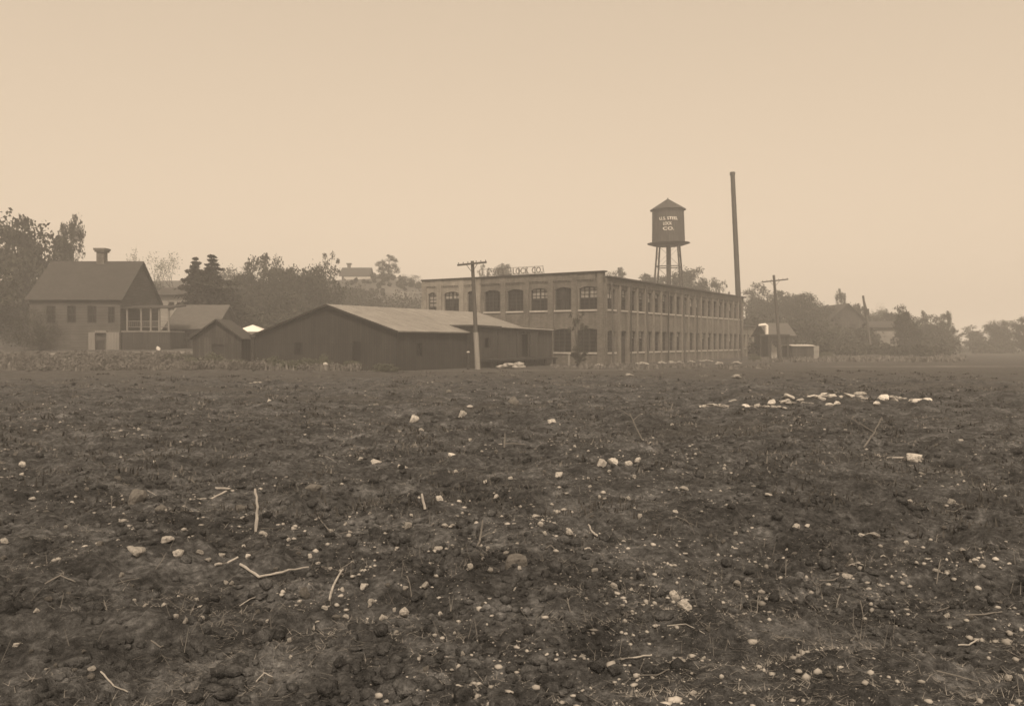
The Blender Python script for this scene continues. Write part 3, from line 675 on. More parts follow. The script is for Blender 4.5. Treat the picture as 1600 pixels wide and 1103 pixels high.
mb = MB(); mb.box(Vector((W(1271.5, 96), 96, -.1)), (W(1280, 96) - W(1271.5, 96), 0, 0), (0, 3.4, 0), (0, 0, hz(540.5, 96) + .1)); mb.build('end_bay', 'housepale', hu2)
house('gabled_house', 'tall hazy house with front gable behind the bare leaning pole', 'house', 1299, 1349, 138, 8, hz(497, 138), hz(475, 138), wallm='shed', roofm='roofdark', ridge='y', winl=[(1.0, 1.8, 3.9, 5.0), (3.3, 4.1, 3.9, 5.0), (2.2, 3.1, 1.0, 2.6)], base=-.2, oh=.5)
house('pale_store', 'pale walled hazy building with dark low roof at the far right', 'building', 1362, 1402, 128, 8, hz(512, 128), hz(503, 132), wallm='housepale', roofm='roofdark', winl=[(2.6, 3.3, 1.6, 2.5)], base=-.2, oh=.4, rot=-.25)

# ------------------------------------------------------------------ trees
def leaves(cs, size, seed):
    rg = np.random.default_rng(seed); N = len(cs)
    a = rg.normal(size=(N, 3)); a /= np.linalg.norm(a, axis=1)[:, None]; b_ = np.cross(a, rg.normal(size=(N, 3))); b_ /= np.linalg.norm(b_, axis=1)[:, None]
    s = size * rg.uniform(.5, 1.35, (N, 1)); a = a * s; b_ = b_ * s * .62
    V = np.stack([cs - a, cs + b_ * .9, cs + a, cs - b_], 1).reshape(-1, 3); F = np.arange(N * 4).reshape(-1, 4)
    return V, F
def grow(mb, p, d, L, r, depth, rnd, tips, spread=.6, seg=3, kids=(2, 4)):
    pts = [p]; dd = d.copy()
    for k in range(seg):
        dd = (dd + Vector((rnd.gauss(0, .16), rnd.gauss(0, .16), rnd.gauss(.03, .1)))).normalized(); pts.append(pts[-1] + dd * L / seg)
    mb.tube(pts, [r * (1 - .5 * k / seg) for k in range(seg + 1)], 5 if depth < 2 else 3, False)
    if depth == 0: tips.append(pts[-1]); return
    for k in range(rnd.randint(*kids)):
        nd = (dd + Vector((rnd.gauss(0, spread), rnd.gauss(0, spread), rnd.gauss(.12, .3)))).normalized()
        st_ = pts[-1] if k < 2 else pts[-2]; grow(mb, st_, nd, L * rnd.uniform(.6, .85), r * .5, depth - 1, rnd, tips, spread, seg, kids)
TREE = {}
def make_tree(key, kind, seed, Ht=10.):
    rnd = random.Random(seed); rg = np.random.default_rng(seed)
    root = bpy.data.objects.new('tree', None); mb = MB(); cs = []
    if kind == 'spruce':
        mb.tube([(0, 0, -.3), (0, 0, Ht * .5), (0, 0, Ht)], [.22, .13, .02], 7)
        k = 0; z = Ht * .06
        while z < Ht * .99:
            rr = (1 - z / Ht) ** .92 * Ht * .33 * rnd.uniform(.62, 1.2) + .10
            for j in range(7):
                a = rnd.uniform(0, 6.28); r2 = rr * rnd.uniform(.35, 1.25); e = Vector((math.cos(a) * r2, math.sin(a) * r2, z - r2 * .32))
                mb.tube([(0, 0, z), e], [.035, .01], 3, False)
                nn = int(34 + 90 * r2 / 3); t = rg.uniform(.1, 1.05, nn) ** .8
                q = np.stack([t * e.x, t * e.y, z + t * (e.z - z)], -1) + rg.normal(size=(nn, 3)) * np.array([.17, .17, .10]) * (1 + .5 * (1 - t[:, None])) * min(1, .12 + rr / 1.5)
                cs.append(q)
            z += Ht * .042
        V, F = leaves(np.concatenate(cs), .17, seed); lm = 'leafdark'; nm = 'spruce_tree'
    elif kind == 'bare':
        tips = []; mb.tube([(0, 0, -.3), (.1, 0, Ht * .25)], [.2, .16], 7, False); grow(mb, Vector((.1, 0, Ht * .25)), Vector((0, 0, 1)), Ht * .28, .15, 4, rnd, tips, .55)
        for t in tips: cs.append(np.array(t) + rg.normal(size=(9, 3)) * .4)
        V, F = leaves(np.concatenate(cs), .10, seed); lm = 'leafpale'; nm = 'thin_tree'
    else:
        if kind == 'full': n_c, cr, rx, rz, zc, rc, per = 92, .5, .36, .42, .50, .10, 110
        elif kind == 'tall': n_c, cr, rx, rz, zc, rc, per = 46, .5, .20, .42, .56, .085, 85
        elif kind == 'open': n_c, cr, rx, rz, zc, rc, per = 44, .7, .38, .42, .54, .085, 110
        elif kind in ('bush', 'weeds'): n_c, cr, rx, rz, zc, rc, per = 60, .4, .62, .50, .36, .15, 110
        elif kind == 'sparse': n_c, cr, rx, rz, zc, rc, per = 13, .75, .40, .30, .72, .075, 70
        mb.tube([(0, 0, -.3), (rnd.gauss(0, .15), rnd.gauss(0, .15), Ht * .3), (rnd.gauss(0, .3), rnd.gauss(0, .3), Ht * .62)], [.3, .2, .08], 8, False)
        for k in range(n_c):
            v = Vector((rnd.gauss(0, 1), rnd.gauss(0, 1), rnd.gauss(0, 1))).normalized() * (rnd.random() ** (1 - cr) if cr < .6 else rnd.uniform(.55, 1))
            ce = Vector((v.x * rx * Ht, v.y * rx * Ht, (zc + v.z * rz) * Ht)); r_ = rc * Ht * rnd.uniform(.55, 1.35)
            if ce.z < Ht * .1: ce.z = Ht * rnd.uniform(.1, .2)
            s_ = Vector((0, 0, min(ce.z * .7, Ht * .5) * rnd.uniform(.55, .95))); mid = s_.lerp(ce, .5) + Vector((0, 0, -.04 * Ht * rnd.random()))
            mb.tube([s_, mid, ce], [.08, .05, .02], 4, False)
            u_ = rg.normal(size=(per, 3)); u_ /= np.linalg.norm(u_, axis=1)[:, None]; u_ *= (rg.uniform(0, 1, (per, 1)) ** .45)
            if kind in ('open', 'sparse'): 
                for _ in range(5): e = ce + Vector((rnd.gauss(0, 1), rnd.gauss(0, 1), rnd.gauss(.3, .8))).normalized() * r_; mb.tube([ce, e], [.025, .008], 3, False)
            cs.append(np.array(ce) + u_ * r_ * np.array([1.1, 1.1, .8]) + rg.normal(size=(per, 3)) * r_ * .13)
        V, F = leaves(np.concatenate(cs), .17 if kind not in ('bush', 'weeds') else .13 if kind == 'bush' else .3, seed); lm = 'leafpale' if kind == 'weeds' else 'leaf'; nm = {'bush': 'bush', 'weeds': 'weedy_shrub'}.get(kind, 'leafy_tree')
    # meshes are kept, objects are made per tree below
    t_ = bpy.data.meshes.new('trunk'); t_.from_pydata([tuple(v) for v in mb.v], [], mb.f); t_.materials.append(M['bark'])
    tmp = npmesh('crown', V, F, M[lm]); me = tmp.data; bpy.data.objects.remove(tmp)
    bpy.data.objects.remove(root); TREE[key] = (nm, t_, me, Ht)
for k_, kind, sd_ in (('f1', 'full', 1), ('f2', 'full', 2), ('f3', 'full', 3), ('o1', 'open', 4), ('o2', 'open', 5), ('o3', 'open', 16), ('t1', 'tall', 6), ('t2', 'tall', 26), ('b1', 'bare', 7), ('b2', 'bare', 8), ('s1', 'spruce', 9), ('s2', 'spruce', 10), ('u1', 'bush', 11), ('u2', 'bush', 12), ('w1', 'weeds', 21), ('w2', 'weeds', 22), ('p1', 'sparse', 13), ('p2', 'sparse', 14)):
    make_tree(k_, kind, sd_)
tr_r = random.Random(3)
def tree(key, px, ytop, Y, wpx, label, group='trees on and below the hillside', base=None, cat='tree'):
    nm, tm, cm, Ht = TREE[key]; x = W(px, Y); z = H(x, Y) if base is None else base
    hgt = hz(ytop, Y) - z; kindw = {'f': .84, 't': .5, 'o': .92, 'b': .7, 's': .5, 'u': 1.45, 'w': 1.45, 'p': .9}[key[0]]
    o = thing(nm, Vector((x, Y, z)), label, cat, group); s = hgt / Ht * {'f': 1.1, 'o': 1.08}.get(key[0], 1.0)
    sw = (wpx / FPX * Y) / (Ht * kindw); o.scale = (sw, sw, s); o.rotation_euler.z = tr_r.uniform(0, 6.28)
    for n_, me in (('trunk', tm), ('crown', cm)):
        c = bpy.data.objects.new(n_, me); COL.objects.link(c); c.parent = o
    return o
TL = [
 ('f3', 40, 330, 95, 150, 'big hazy tree at the extreme left edge beyond the farmhouse'),
 ('o1', 112, 345, 98, 60, 'tall thin hazy tree rising left of the farmhouse chimney'),
 ('f1', -30, 400, 80, 120, 'round tree cut by the left edge of the picture'),
 ('u1', 60, 470, 72, 90, 'broad shrub at the left end of the farmhouse'),
 ('b1', 207, 392, 110, 45, 'small bare tree peeping over the farmhouse ridge'),
 ('b2', 243, 402, 112, 62, 'leafless spreading tree just right of the farmhouse roof'),
 ('b1', 272, 398, 116, 70, 'second leafless tree between farmhouse and spruces'),
 ('f2', 240, 440, 120, 60, 'low round tree below the leafless pair beyond the cottage'),
 ('s1', 306, 402, 88, 88, 'left and slightly narrower of the two dark spruces'),
 ('s2', 331, 398, 86, 122, 'right and broader of the two dark spruces'),
 ('o2', 385, 416, 104, 80, 'open crowned tree at the left of the big grove behind the barn'),
 ('o3', 425, 402, 110, 74, 'tallest tufted tree of the grove behind the barn'),
 ('f2', 456, 416, 112, 70, 'lacy tree at the right shoulder of the grove'),
 ('u2', 390, 455, 98, 100, 'dense undergrowth tree below the left of the grove'),
 ('f3', 440, 448, 100, 90, 'dense dark tree below the right of the grove'),
 ('u1', 455, 478, 94, 120, 'wide bush just above the left slope of the barn roof'),
 ('f2', 499, 413, 106, 90, 'rounded dark tree between grove and hilltop house'),
 ('p1', 511, 391, 122, 50, 'sparse tall tree with separate tufts beside the hilltop house'),
 ('u2', 520, 458, 112, 90, 'bushy growth on the slope above the barn ridge'),
 ('u1', 570, 462, 128, 80, 'low bushes on the slope below the hilltop house'),
 ('o3', 607, 400, 170, 46, 'upright open tree right of the hilltop house'),
 ('f1', 600, 428, 172, 50, 'round tree at the foot of the upright open tree'),
 ('u1', 640, 427, 176, 56, 'flat clump of trees meeting the left end of the factory roof'),
 ('p2', 758, 413, 150, 26, 'small tufted tree seen behind the start of the roof sign'),
 ('f2', 785, 412, 156, 34, 'round little tree seen behind the middle of the roof sign'),
 ('f1', 966, 421, 150, 44, 'treetop over the factory roof left of the water tower'),
 ('f3', 1022, 424, 150, 60, 'round tree directly behind the left legs of the water tower'),
 ('f2', 1075, 417, 146, 74, 'broad tree behind the right legs of the water tower'),
 ('o2', 1108, 432, 150, 50, 'open tree right of the water tower'),
 ('p1', 1128, 436, 152, 26, 'little tufted tree just left of the smokestack'),
 ('f1', 1182, 447, 150, 58, 'dark round tree just right of the smokestack'),
 ('f3', 1232, 449, 146, 66, 'full tree behind the crossarm pole'),
 ('o3', 1262, 462, 150, 60, 'open tree right of the crossarm pole'),
 ('u2', 1210, 482, 136, 110, 'mass of brush below the trees beside the crossarm pole'),
 ('f2', 1290, 478, 140, 56, 'round tree left of the gabled house'),
 ('u1', 1275, 505, 126, 80, 'brush behind the low hut'),
 ('o1', 1314, 456, 152, 26, 'tufted treetop above the ridge of the gabled house'),
 ('o1', 1340, 478, 150, 40, 'open tree at the right shoulder of the gabled house'),
 ('b2', 1375, 478, 150, 30, 'thin tree above the pale store'),
 ('o2', 1390, 481, 148, 36, 'ring shaped open tree above the pale store roof'),
 ('t1', 1409, 472, 120, 32, 'narrow tall dark tree right of the pale store'),
 ('f1', 1422, 492, 122, 40, 'round tree against the narrow tall dark tree'),
 ('o3', 1440, 488, 142, 30, 'small open tree, first in the row at the right'),
 ('f3', 1462, 500, 138, 40, 'full little tree in the middle of the right hand row'),
 ('o1', 1480, 489, 140, 30, 'two lobed tree ending the right hand row'),
 ('u1', 1450, 520, 130, 80, 'hedge like growth under the right hand row'),
 ('f1', 405, 408, 104, 80, 'broad full tree filling the middle of the grove'),
 ('f3', 442, 410, 103, 62, 'dark rounded crown at the right of the grove'),
 ('f2', 1325, 474, 150, 60, 'hazy round crown rising behind the gabled house roof'),
 ('f3', 1402, 486, 150, 56, 'hazy round crown between pale store and the narrow dark tree'),
 ('f1', 1452, 495, 148, 56, 'hazy broad crown behind the right hand row'),
 ('f2', 1305, 482, 150, 60, 'hazy broad crown left behind the gabled house'),
 ('f2', 366, 448, 102, 70, 'dark round tree in the dip between spruces and grove'),
 ('s1', 349, 452, 84, 56, 'low drooping spruce at the right foot of the dark pair'),
 ('f1', 366, 474, 92, 70, 'low dark tree just right of the spruce feet'),
 ('f3', 1206, 462, 144, 60, 'broad tree left of the crossarm pole'),
 ('f1', 1256, 462, 132, 60, 'dense tree right behind the crossarm pole'),
 ('o2', 1284, 470, 150, 60, 'ragged tree between crossarm pole and gabled house'),
 ('f2', 1354, 487, 156, 60, 'hazy full tree between gabled house and pale store'),
 ('f1', 1378, 488, 158, 50, 'hazy round tree over the middle of the pale store'),
 ('f3', 1437, 503, 150, 60, 'wide hazy tree behind the narrow tall dark tree'),
 ('f1', 1481, 512, 150, 46, 'low hazy tree beneath the two lobed tree'),
 ('u1', 1500, 530, 160, 50, 'low hazy brush in the gap at the far right'),
 ('t2', 1520, 508, 170, 40, 'pale hazy conical tree beyond the gap at the far right'),
 ('f2', 1560, 500, 160, 60, 'hazy round tree at the right edge of the picture'),
 ('f3', 1615, 490, 150, 70, 'hazy tree cut by the right edge of the picture'),
]
for a in TL: tree(*a)
# sapling and weeds near the buildings
tree('p2', 902, 488, 67.5, 40, 'slender young tree in front of the factory corner', 'young trees by the buildings')
tree('o3', 905, 540, 66.5, 34, 'low leafy shrub at the foot of the slender young tree', 'young trees by the buildings', cat='shrub')
SB = [(300, 556, 56, 40, 'small weed tuft at the left corner of the gabled shed'), (548, 560, 53, 40, 'low weeds at the barn corner opposite the window'), (455, 562, 52, 50, 'low spreading weeds before the barn front'), (600, 566, 53, 50, 'thin low weeds near the right barn corner'), (330, 550, 55, 60, 'weedy shrub in front of the small gabled shed'), (368, 558, 54, 46, 'low weedy shrub right of the shed door'), (430, 556, 54, 60, 'weedy shrub at the left part of the barn front'),
      (475, 556, 53.5, 44, 'shrub below the barn window'), (505, 552, 54, 34, 'taller weed clump under the barn gable'), (275, 552, 61, 60, 'weedy shrub on the bank left of the shed'), (190, 560, 60, 90, 'wide low weeds on the bank below the farmhouse'), (120, 562, 60, 80, 'weeds on the bank at the far left'), (1180, 552, 84, 24, 'small weed clump at the annex foot'), (1290, 548, 100, 30, 'weed clump right of the low hut')]
for i, (px, yt, Y, wp, lab) in enumerate(SB): tree(('w1', 'w2')[i % 2], px, yt, Y, wp, lab, 'weedy shrubs along the buildings', cat='shrub')

def thicket(name, label, spots, seed, size=.2, mat='leaf'):
    """undergrowth that reads as one mass: leaf clusters standing on the land; spots = (px0, px1, Y0, Y1, hmin, hmax, n)"""
    rg = np.random.default_rng(seed); cs = []
    for (p0, p1, Y0, Y1, h0, h1, n_) in spots:
        for _ in range(n_):
            Y = rg.uniform(Y0, Y1); x = W(rg.uniform(p0, p1), Y); z = H(x, Y); h = rg.uniform(h0, h1); m_ = 170
            u = rg.normal(size=(m_, 3)); u /= np.linalg.norm(u, axis=1)[:, None]; u *= rg.uniform(.45, 1, (m_, 1))
            cs.append(np.array([x, Y, z + h * .5]) + u * np.array([h * .5, h * .45, h * .52]) + rg.normal(size=(m_, 3)) * h * .05)
    V, F = leaves(np.concatenate(cs), size, seed); o = npmesh(name, V, F, M[mat]); tag(o, label, kind='stuff'); return o
thicket('hillside_thicket', 'dense undergrowth below the grove behind the barn', [(345, 470, 90, 112, 2.5, 5.5, 90), (440, 545, 94, 116, 2.5, 5.5, 70), (280, 350, 92, 104, 1.5, 3, 30), (530, 660, 118, 138, 2, 4, 60), (0, 130, 92, 115, 3, 7, 60), (575, 660, 150, 168, .4, 1.2, 45), (535, 600, 140, 158, .4, 1.0, 30), (335, 365, 120, 150, 3, 5, 20), (262, 300, 100, 112, 2, 4, 20)], 31)
thicket('weed_fringe', 'pale dry weeds growing in a fringe along shed, barn and bank', [(285, 420, 50.5, 54, .1, .8, 110), (400, 560, 51, 53.5, .08, .6, 90), (95, 300, 52, 66, .08, .55, 420), (-60, 95, 52, 66, .08, .55, 260)], 33, .06, 'grassdry')
thicket('field_edge_thicket', 'dense undergrowth below the trees right of the smokestack', [(1165, 1296, 114, 132, 2.5, 4.6, 130), (1300, 1400, 150, 160, 2, 4, 60), (1410, 1488, 124, 134, 1.6, 3.2, 50), (960, 1130, 135, 146, 3, 5, 60), (1520, 1640, 150, 165, 1.5, 3, 40), (1290, 1480, 108, 120, .5, 1.6, 90), (1296, 1352, 124, 134, 2, 3.8, 40), (1345, 1364, 122, 130, 2, 4, 14), (1140, 1290, 104, 112, .8, 2.5, 50)], 32, .24)

# ------------------------------------------------------------------ stones, sticks, debris of the field
def icosphere(sub):
    import bmesh
    bm = bmesh.new(); bmesh.ops.create_icosphere(bm, subdivisions=sub, radius=1); bm.verts.ensure_lookup_table()
    V = np.array([v.co[:] for v in bm.verts]); F = np.array([[v.index for v in f.verts] for f in bm.faces]); bm.free(); return V, F
IV2, IF2 = icosphere(3); IV1, IF1 = icosphere(1)
ROCK = []
for k in range(14):
    rg = np.random.default_rng(100 + k); V = IV2.copy()
    for _ in range(13):   # facets chopped off a round stone
        nn = rg.normal(size=3); nn /= np.linalg.norm(nn); d = V @ nn; lim = rg.uniform(.38, .8); V = V - np.outer(np.maximum(d - lim, 0) * .9, nn)
    V += .05 * np.stack([vnoise(V[:, (i + 1) % 3] * 3 + k, V[:, (i + 2) % 3] * 3 + 5, 50 + i) for i in range(3)], -1)
    ROCK.append(V / np.abs(V).max(0))
def rock_mesh(k, mat):
    o = npmesh('stone', ROCK[k], IF2, M[mat]); me = o.data; bpy.data.objects.remove(o); return me
RM = {(k, mt): rock_mesh(k, mt) for k in range(14) for mt in ('rock', 'rockdull', 'rockbright')}
rr = random.Random(11)
def stone(px, py, w_, h_, label, group=None, mat='rock', name='stone', cat='stone'):
    g = G(px, py + h_ * .35); Y = g.y; sx = w_ / FPX * Y / 2; dep_ = sx * rr.uniform(.7, 1.0); vis = h_ / FPX * Y
    sz = max(min(vis * .7, sx * 1.2), sx * .3)
    o = bpy.data.objects.new(name, RM[(rr.randrange(14), mat)]); COL.objects.link(o)
    o.location = (g.x, g.y, HM(g.x, g.y) + sz * .5); o.scale = (sx, dep_, sz); o.rotation_euler = (rr.uniform(-.35, .35), rr.uniform(-.35, .35), rr.uniform(-.6, .6))
    return tag(o, label, cat, group)
HERO = [
 (215.5, 882, 28, 12, 'long flat pale stone, largest of the lower left corner'), (259, 864, 22, 9, 'curved pale stone up and right of the longest one at lower left'), (278, 879, 18, 12, 'notched pale stone between the lower left stones'),
 (500.5, 960, 22, 12, 'broad yellowish stone low in the left centre foreground'), (631, 965, 15, 13, 'bright blocky stone at the bottom left of centre'), (550.7, 985, 10, 12, 'upright bright stone at the very bottom left of centre'),
 (929.5, 904.5, 12, 14, 'upright smooth pale stone, left of a bright pair'), (959, 918.5, 12, 9, 'bright oval stone, right one of a close pair'), (805.7, 895, 34, 27, 'large dull rounded rock in the middle foreground', 'rockdull'),
 (1070, 965.7, 22, 15, 'large pale stone at the bottom right of centre'), (1054.4, 938, 15, 14, 'pale rough stone above the large one at the bottom'), (877, 956, 9, 11, 'small upright stone at the bottom centre'),
 (940, 729, 14, 13, 'left and tallest stone of the pale cluster at centre'), (958, 727, 18, 12, 'second stone of the pale cluster at centre'), (981, 724, 14, 8, 'third stone of the pale cluster at centre'), (996, 722, 13, 6, 'flat end stone of the pale cluster at centre'),
 (874, 753, 15, 7, 'slanting pale stone left below the central cluster'), (1069.8, 776, 14, 6, 'flat bright stone right of the central cluster'), (1243.4, 826, 15, 9, 'oval pale stone in the right foreground'), (1151.5, 914, 11, 8, 'pale stone low right of centre'),
 (647, 656, 17, 11, 'pale hooked stone in the middle distance left of centre'), (722.6, 641.6, 12, 14, 'blocky pale stone standing in the middle distance'), (734, 637, 11, 5, 'flat bright stone touching the blocky one'), (803, 632, 17, 12, 'dull wedge stone in the middle distance', 'rockdull'),
 (864, 660.7, 16, 8, 'slanting pale stone right of the wedge stone'), (489, 767, 34, 12, 'flat layered dull slab left of centre', 'rockdull'), (216, 785, 34, 26, 'dull rough block at the left side', 'rockdull'), (252, 802, 18, 11, 'dull round stone beside the rough block', 'rockdull'),
 (475.7, 917, 18, 15, 'dull knobbly stone in the left foreground', 'rockdull'), (380, 792, 24, 9, 'dull mossy lump by the tall upright stick', 'rockdull'), (688, 785, 11, 10, 'pale stone right of the short upright stick'), (892, 844, 13, 12, 'ragged pale stone left of the leaning stick'),
 (665, 916, 12, 9, 'bright round stone right of a row of three'), (236, 539, 7, 6, 'left of two bright white rocks on the bank below the porch', 'rockbright'), (247.5, 544, 7, 8, 'right of two bright white rocks on the bank below the porch', 'rockbright'),
 (1329, 877, 20, 9, 'dull low stone in the right foreground', 'rockdull'), (1201, 759, 11, 7, 'bright stone in the right middle ground'),
]
for h in HERO: stone(h[0], h[1], h[2] * 1.1, h[3] * 1.1, h[4], mat=h[5] if len(h) > 5 else 'rock')
ROW = [(1098, 632, 14, 6), (1113, 635, 18, 5), (1144, 627, 14, 4), (1166, 636, 13, 5), (1168, 643, 12, 4), (1183, 637, 12, 4), (1206, 632, 14, 9), (1196, 637, 12, 4), (1222, 631, 20, 6), (1235, 625, 18, 7), (1268, 620, 18, 8), (1250, 628, 14, 5), (1289, 616, 12, 5), (1298, 624, 15, 9), (1285, 629, 12, 6), (1313, 623, 12, 7), (1296, 635, 12, 8), (1308, 633, 9, 7), (1330, 622, 22, 8), (1344, 619, 18, 7), (1368.5, 634, 12, 8), (1381, 623, 18, 8), (1395, 619, 22, 8), (1430, 622, 18, 3), (1450, 621, 14, 3), (1278, 627, 12, 7)]
ORD = 'first second third fourth fifth sixth seventh eighth ninth tenth eleventh twelfth thirteenth fourteenth fifteenth sixteenth seventeenth eighteenth nineteenth twentieth'.split()
for k, a in enumerate(sorted(ROW)): stone(a[0], a[1], a[2] * 1.15, a[3] * .8, f"{ORD[k] if k < 20 else ORD[25 - k]} pale stone from the {'left' if k < 20 else 'right'} in the long broken row at the right", 'stones in the long row at the right', mat=rr.choice(['rock', 'rockbright']))
ST = """312,875,12,8;326,880,12,7;347,867,12,6;388,880,11,8;431,893,10,6;467,873,11,6;415,839,9,7;467,838,8,6;451,840,7,5;458,811,8,5;380,853,7,7;353,909,9,6;362,915,9,6;207,928,9,6;279,930,9,5;314,946,12,6;403,942,9,7;227,950,9,5;257,966,10,6;316,971,10,9;275,982,9,8;290,986,10,9;402,969,12,6;424,993,9,9;452,998,9,6;391,906,8,4;308,937,7,5;210,939,6,5;417,960,7,4;639,787,10,7;716,787,12,6;516,829,9,6;540,824,7,7;594,832,16,7;615,841,5,9;637,845,13,10;643,833,6,4;714,826,9,5;696,844,12,6;686,873,18,8;756,853,7,9;753,877,9,5;731,891,10,5;485,875,7,6;508,849,6,5;546,835,7,5;508,806,5,4;578,813,6,4;758,754,9,5;712,735,7,7;535,915,8,7;569,914,14,8;607,915,9,6;634,917,12,7;580,924,12,8;577,931,7,6;507,933,11,7;617,936,8,6;620,946,8,6;541,943,12,7;525,944,13,6;601,955,10,8;597,966,11,9;589,979,10,7;618,990,9,10;688,957,7,5;734,912,11,9;766,910,9,13;757,920,7,6;754,956,8,6;711,983,6,8;761,870,10,6;566,896,8,5;503,891,9,5;517,894,9,5;554,904,7,4;952,736,7,4;851,745,6,5;991,752,7,6;922,769,9,4;982,780,10,6;937,786,7,7;872,797,11,6;822,799,6,8;775,780,13,6;925,812,10,4;845,838,10,7;829,840,6,8;836,823,14,5;916,843,9,4;944,830,7,6;920,870,15,7;944,874,12,5;851,857,7,6;808,869,8,7;861,907,13,5;806,933,8,6;844,957,9,6;973,948,11,5;1010,955,7,8;988,961,8,7;1020,943,9,6;987,932,7,6;976,978,8,5;999,810,9,8;1056,806,9,5;812,915,7,5;798,769,8,4;798,755,8,4;1202,790,17,4;1262,823,9,5;1242,853,11,5;1229,851,6,5;1131,854,7,6;1149,839,9,5;1110,839,9,6;1247,898,8,7;1216,898,11,6;1380,864,10,5;1324,907,24,6;1224,952,8,5;1107,995,10,10;1393,902,7,5;1302,767,8,4;1132,735,6,4;1275,978,8,4;658,669,9,6;735,688,6,5;775,705,8,6;706,716,19,7;588,638,10,4;835,606,5,4;700,613,11,6;564,719,10,5;587,721,24,5;898,696,7,7;630,727,25,8;410,637,10,4;421,627,7,5;216,678,5,4;242,724,6,5;282,686,5,3;1362,834,26,6;1345,838,14,5;1440,748,12,4;1500,690,10,4;1050,660,6,4;1016,700,7,5"""
LM = [(400, 800, 'the tall upright stick'), (340, 777, 'the bent lying stick'), (440, 900, 'the long crooked stick'), (662, 790, 'the short upright stake'), (750, 840, 'the thin grey stalk'), (926, 831, 'the short leaning stick'), (525, 911, 'the slanting pale stick'), (789, 690, 'the small forked stalk'), (995, 670, 'the leaning weed stalk'), (805, 895, 'the large dull rock'), (215, 882, 'the long flat stone at lower left'), (945, 911, 'the bright stone pair'), (968, 727, 'the pale stone cluster'), (500, 960, 'the broad yellowish stone'), (1070, 966, 'the large stone at bottom right of centre'), (1243, 826, 'the oval stone at the right'), (1151, 914, 'the pale stone low right of centre'), (728, 640, 'the blocky stone pair'), (647, 656, 'the hooked stone'), (1430, 718, 'the pale debris lump'), (1201, 759, 'the bright stone right of centre'), (631, 965, 'the bright blocky stone'), (489, 767, 'the layered slab'), (1329, 877, 'the dull low stone at the right')]
USED = {}
def near(x, y):
    d, lx, ly, nm = min((math.hypot(x - a, (y - b_) * 1.3), a, b_, n_) for a, b_, n_ in LM)
    dirn = ('left of' if x < lx else 'right of') if abs(x - lx) > abs(y - ly) * 1.2 else ('beyond' if y < ly else 'in front of')
    return f"{'close ' if d < 45 else '' if d < 90 else 'well ' if d < 140 else 'far '}{dirn} {nm}"
LB = set()
def uniq(a, opts, b):
    for o_ in opts:
        t = f'{a[0]} {o_} {a[1]} {b}'.replace('  ', ' ')
        if t not in LB: break
    LB.add(t); return t
def where(x, y, w_, h_, mt):
    d, lx, ly, nm = min((math.hypot(x - a, (y - b_) * 1.3), a, b_, n_) for a, b_, n_ in LM)
    dirn = ('left of' if x < lx else 'right of') if abs(x - lx) > abs(y - ly) * 1.2 else ('beyond' if y < ly else 'in front of')
    sh = 'flat' if w_ > 1.7 * h_ else 'upright' if h_ > w_ else 'rounded' if w_ < 1.25 * h_ else 'oval'; tn = {'rock': 'pale', 'rockbright': 'bright', 'rockdull': 'dull'}[mt]
    sz = 'tiny' if w_ <= 6 else 'small' if w_ <= 9 else 'fist sized'; di = 'close ' if d < 40 else '' if d < 85 else 'well '
    return f'{sz} {tn} {sh} stone {di}{dirn} {nm}'
for s_ in ST.split(';'):
    a = [float(v) for v in s_.split(',')]; mt_ = rr.choice(['rock', 'rock', 'rock', 'rockbright', 'rockdull']); zone = 'left' if a[0] < 560 else 'middle' if a[0] < 1050 else 'right'; dz = 'near' if a[1] > 800 else 'middle distance'
    stone(*a, where(*a, mt_), 'stones scattered over the field', mat=mt_)
for k in range(70):   # below the card edge and out to the sides the field goes on
    px, py = rr.choice([(rr.uniform(0, 1600), rr.uniform(1000, 1100)), (rr.uniform(0, 200), rr.uniform(700, 1100)), (rr.uniform(1400, 1600), rr.uniform(700, 1100))])
    stone(px, py, rr.uniform(6, 15), rr.uniform(5, 9), uniq(('small', 'stone'), ['pale', 'worn', 'chipped', 'dusty', 'rough', 'grey'], near(px, py)), 'small pale stones along the border of the view', mat=rr.choice(['rock', 'rockdull']))

def stick(pts, r, label, mat='twig', group=None, name='stick', side=()):
    """pts: ('g', px, py) lies on the land, ('u', px, py) stands up at the depth of the previous point"""
    out = []
    for k, (m_, px, py) in enumerate(pts):
        if m_ == 'g': g = G(px, py); g.z = HM(g.x, g.y) + r * .8 + .012; out.append(g)
        else: out.append(P(px, py, out[-1].y + .03))
    base = out[0].copy(); o = thing(name, base, label, 'stick', group)
    fine = []
    for i in range(len(out) - 1):
        for k in range(4): fine.append(out[i].lerp(out[i + 1], k / 4) + Vector((rr.gauss(0, r * .25), rr.gauss(0, r * .25), abs(rr.gauss(0, r * .2)) if k else 0)))
    fine.append(out[-1]); mb = MB(); mb.tube(fine, [r * rr.uniform(.8, 1.15) * (1 - .35 * i / len(fine)) for i in range(len(fine))], 7)
    mb.build('branch', mat, o, True)
    for (f_, dx, dz, L) in side:
        q = fine[int(f_ * (len(fine) - 1))]; mb = MB(); mb.tube([q, q + Vector((dx, 0, dz)) * L * .5 + Vector((0, .01, .01)), q + Vector((dx, .02, dz)) * L], [r * .5, r * .4, r * .2], 5); mb.build('twig', mat, o, True)
    return o
stick([('g', 400, 838), ('u', 402.5, 792), ('u', 398.5, 763)], .017, 'tall pale upright stick with a slight bend in the left foreground')
stick([('g', 321, 764), ('g', 361, 777), ('g', 330, 783), ('g', 297, 791)], .016, 'bent pale stick lying left of the tall upright one')
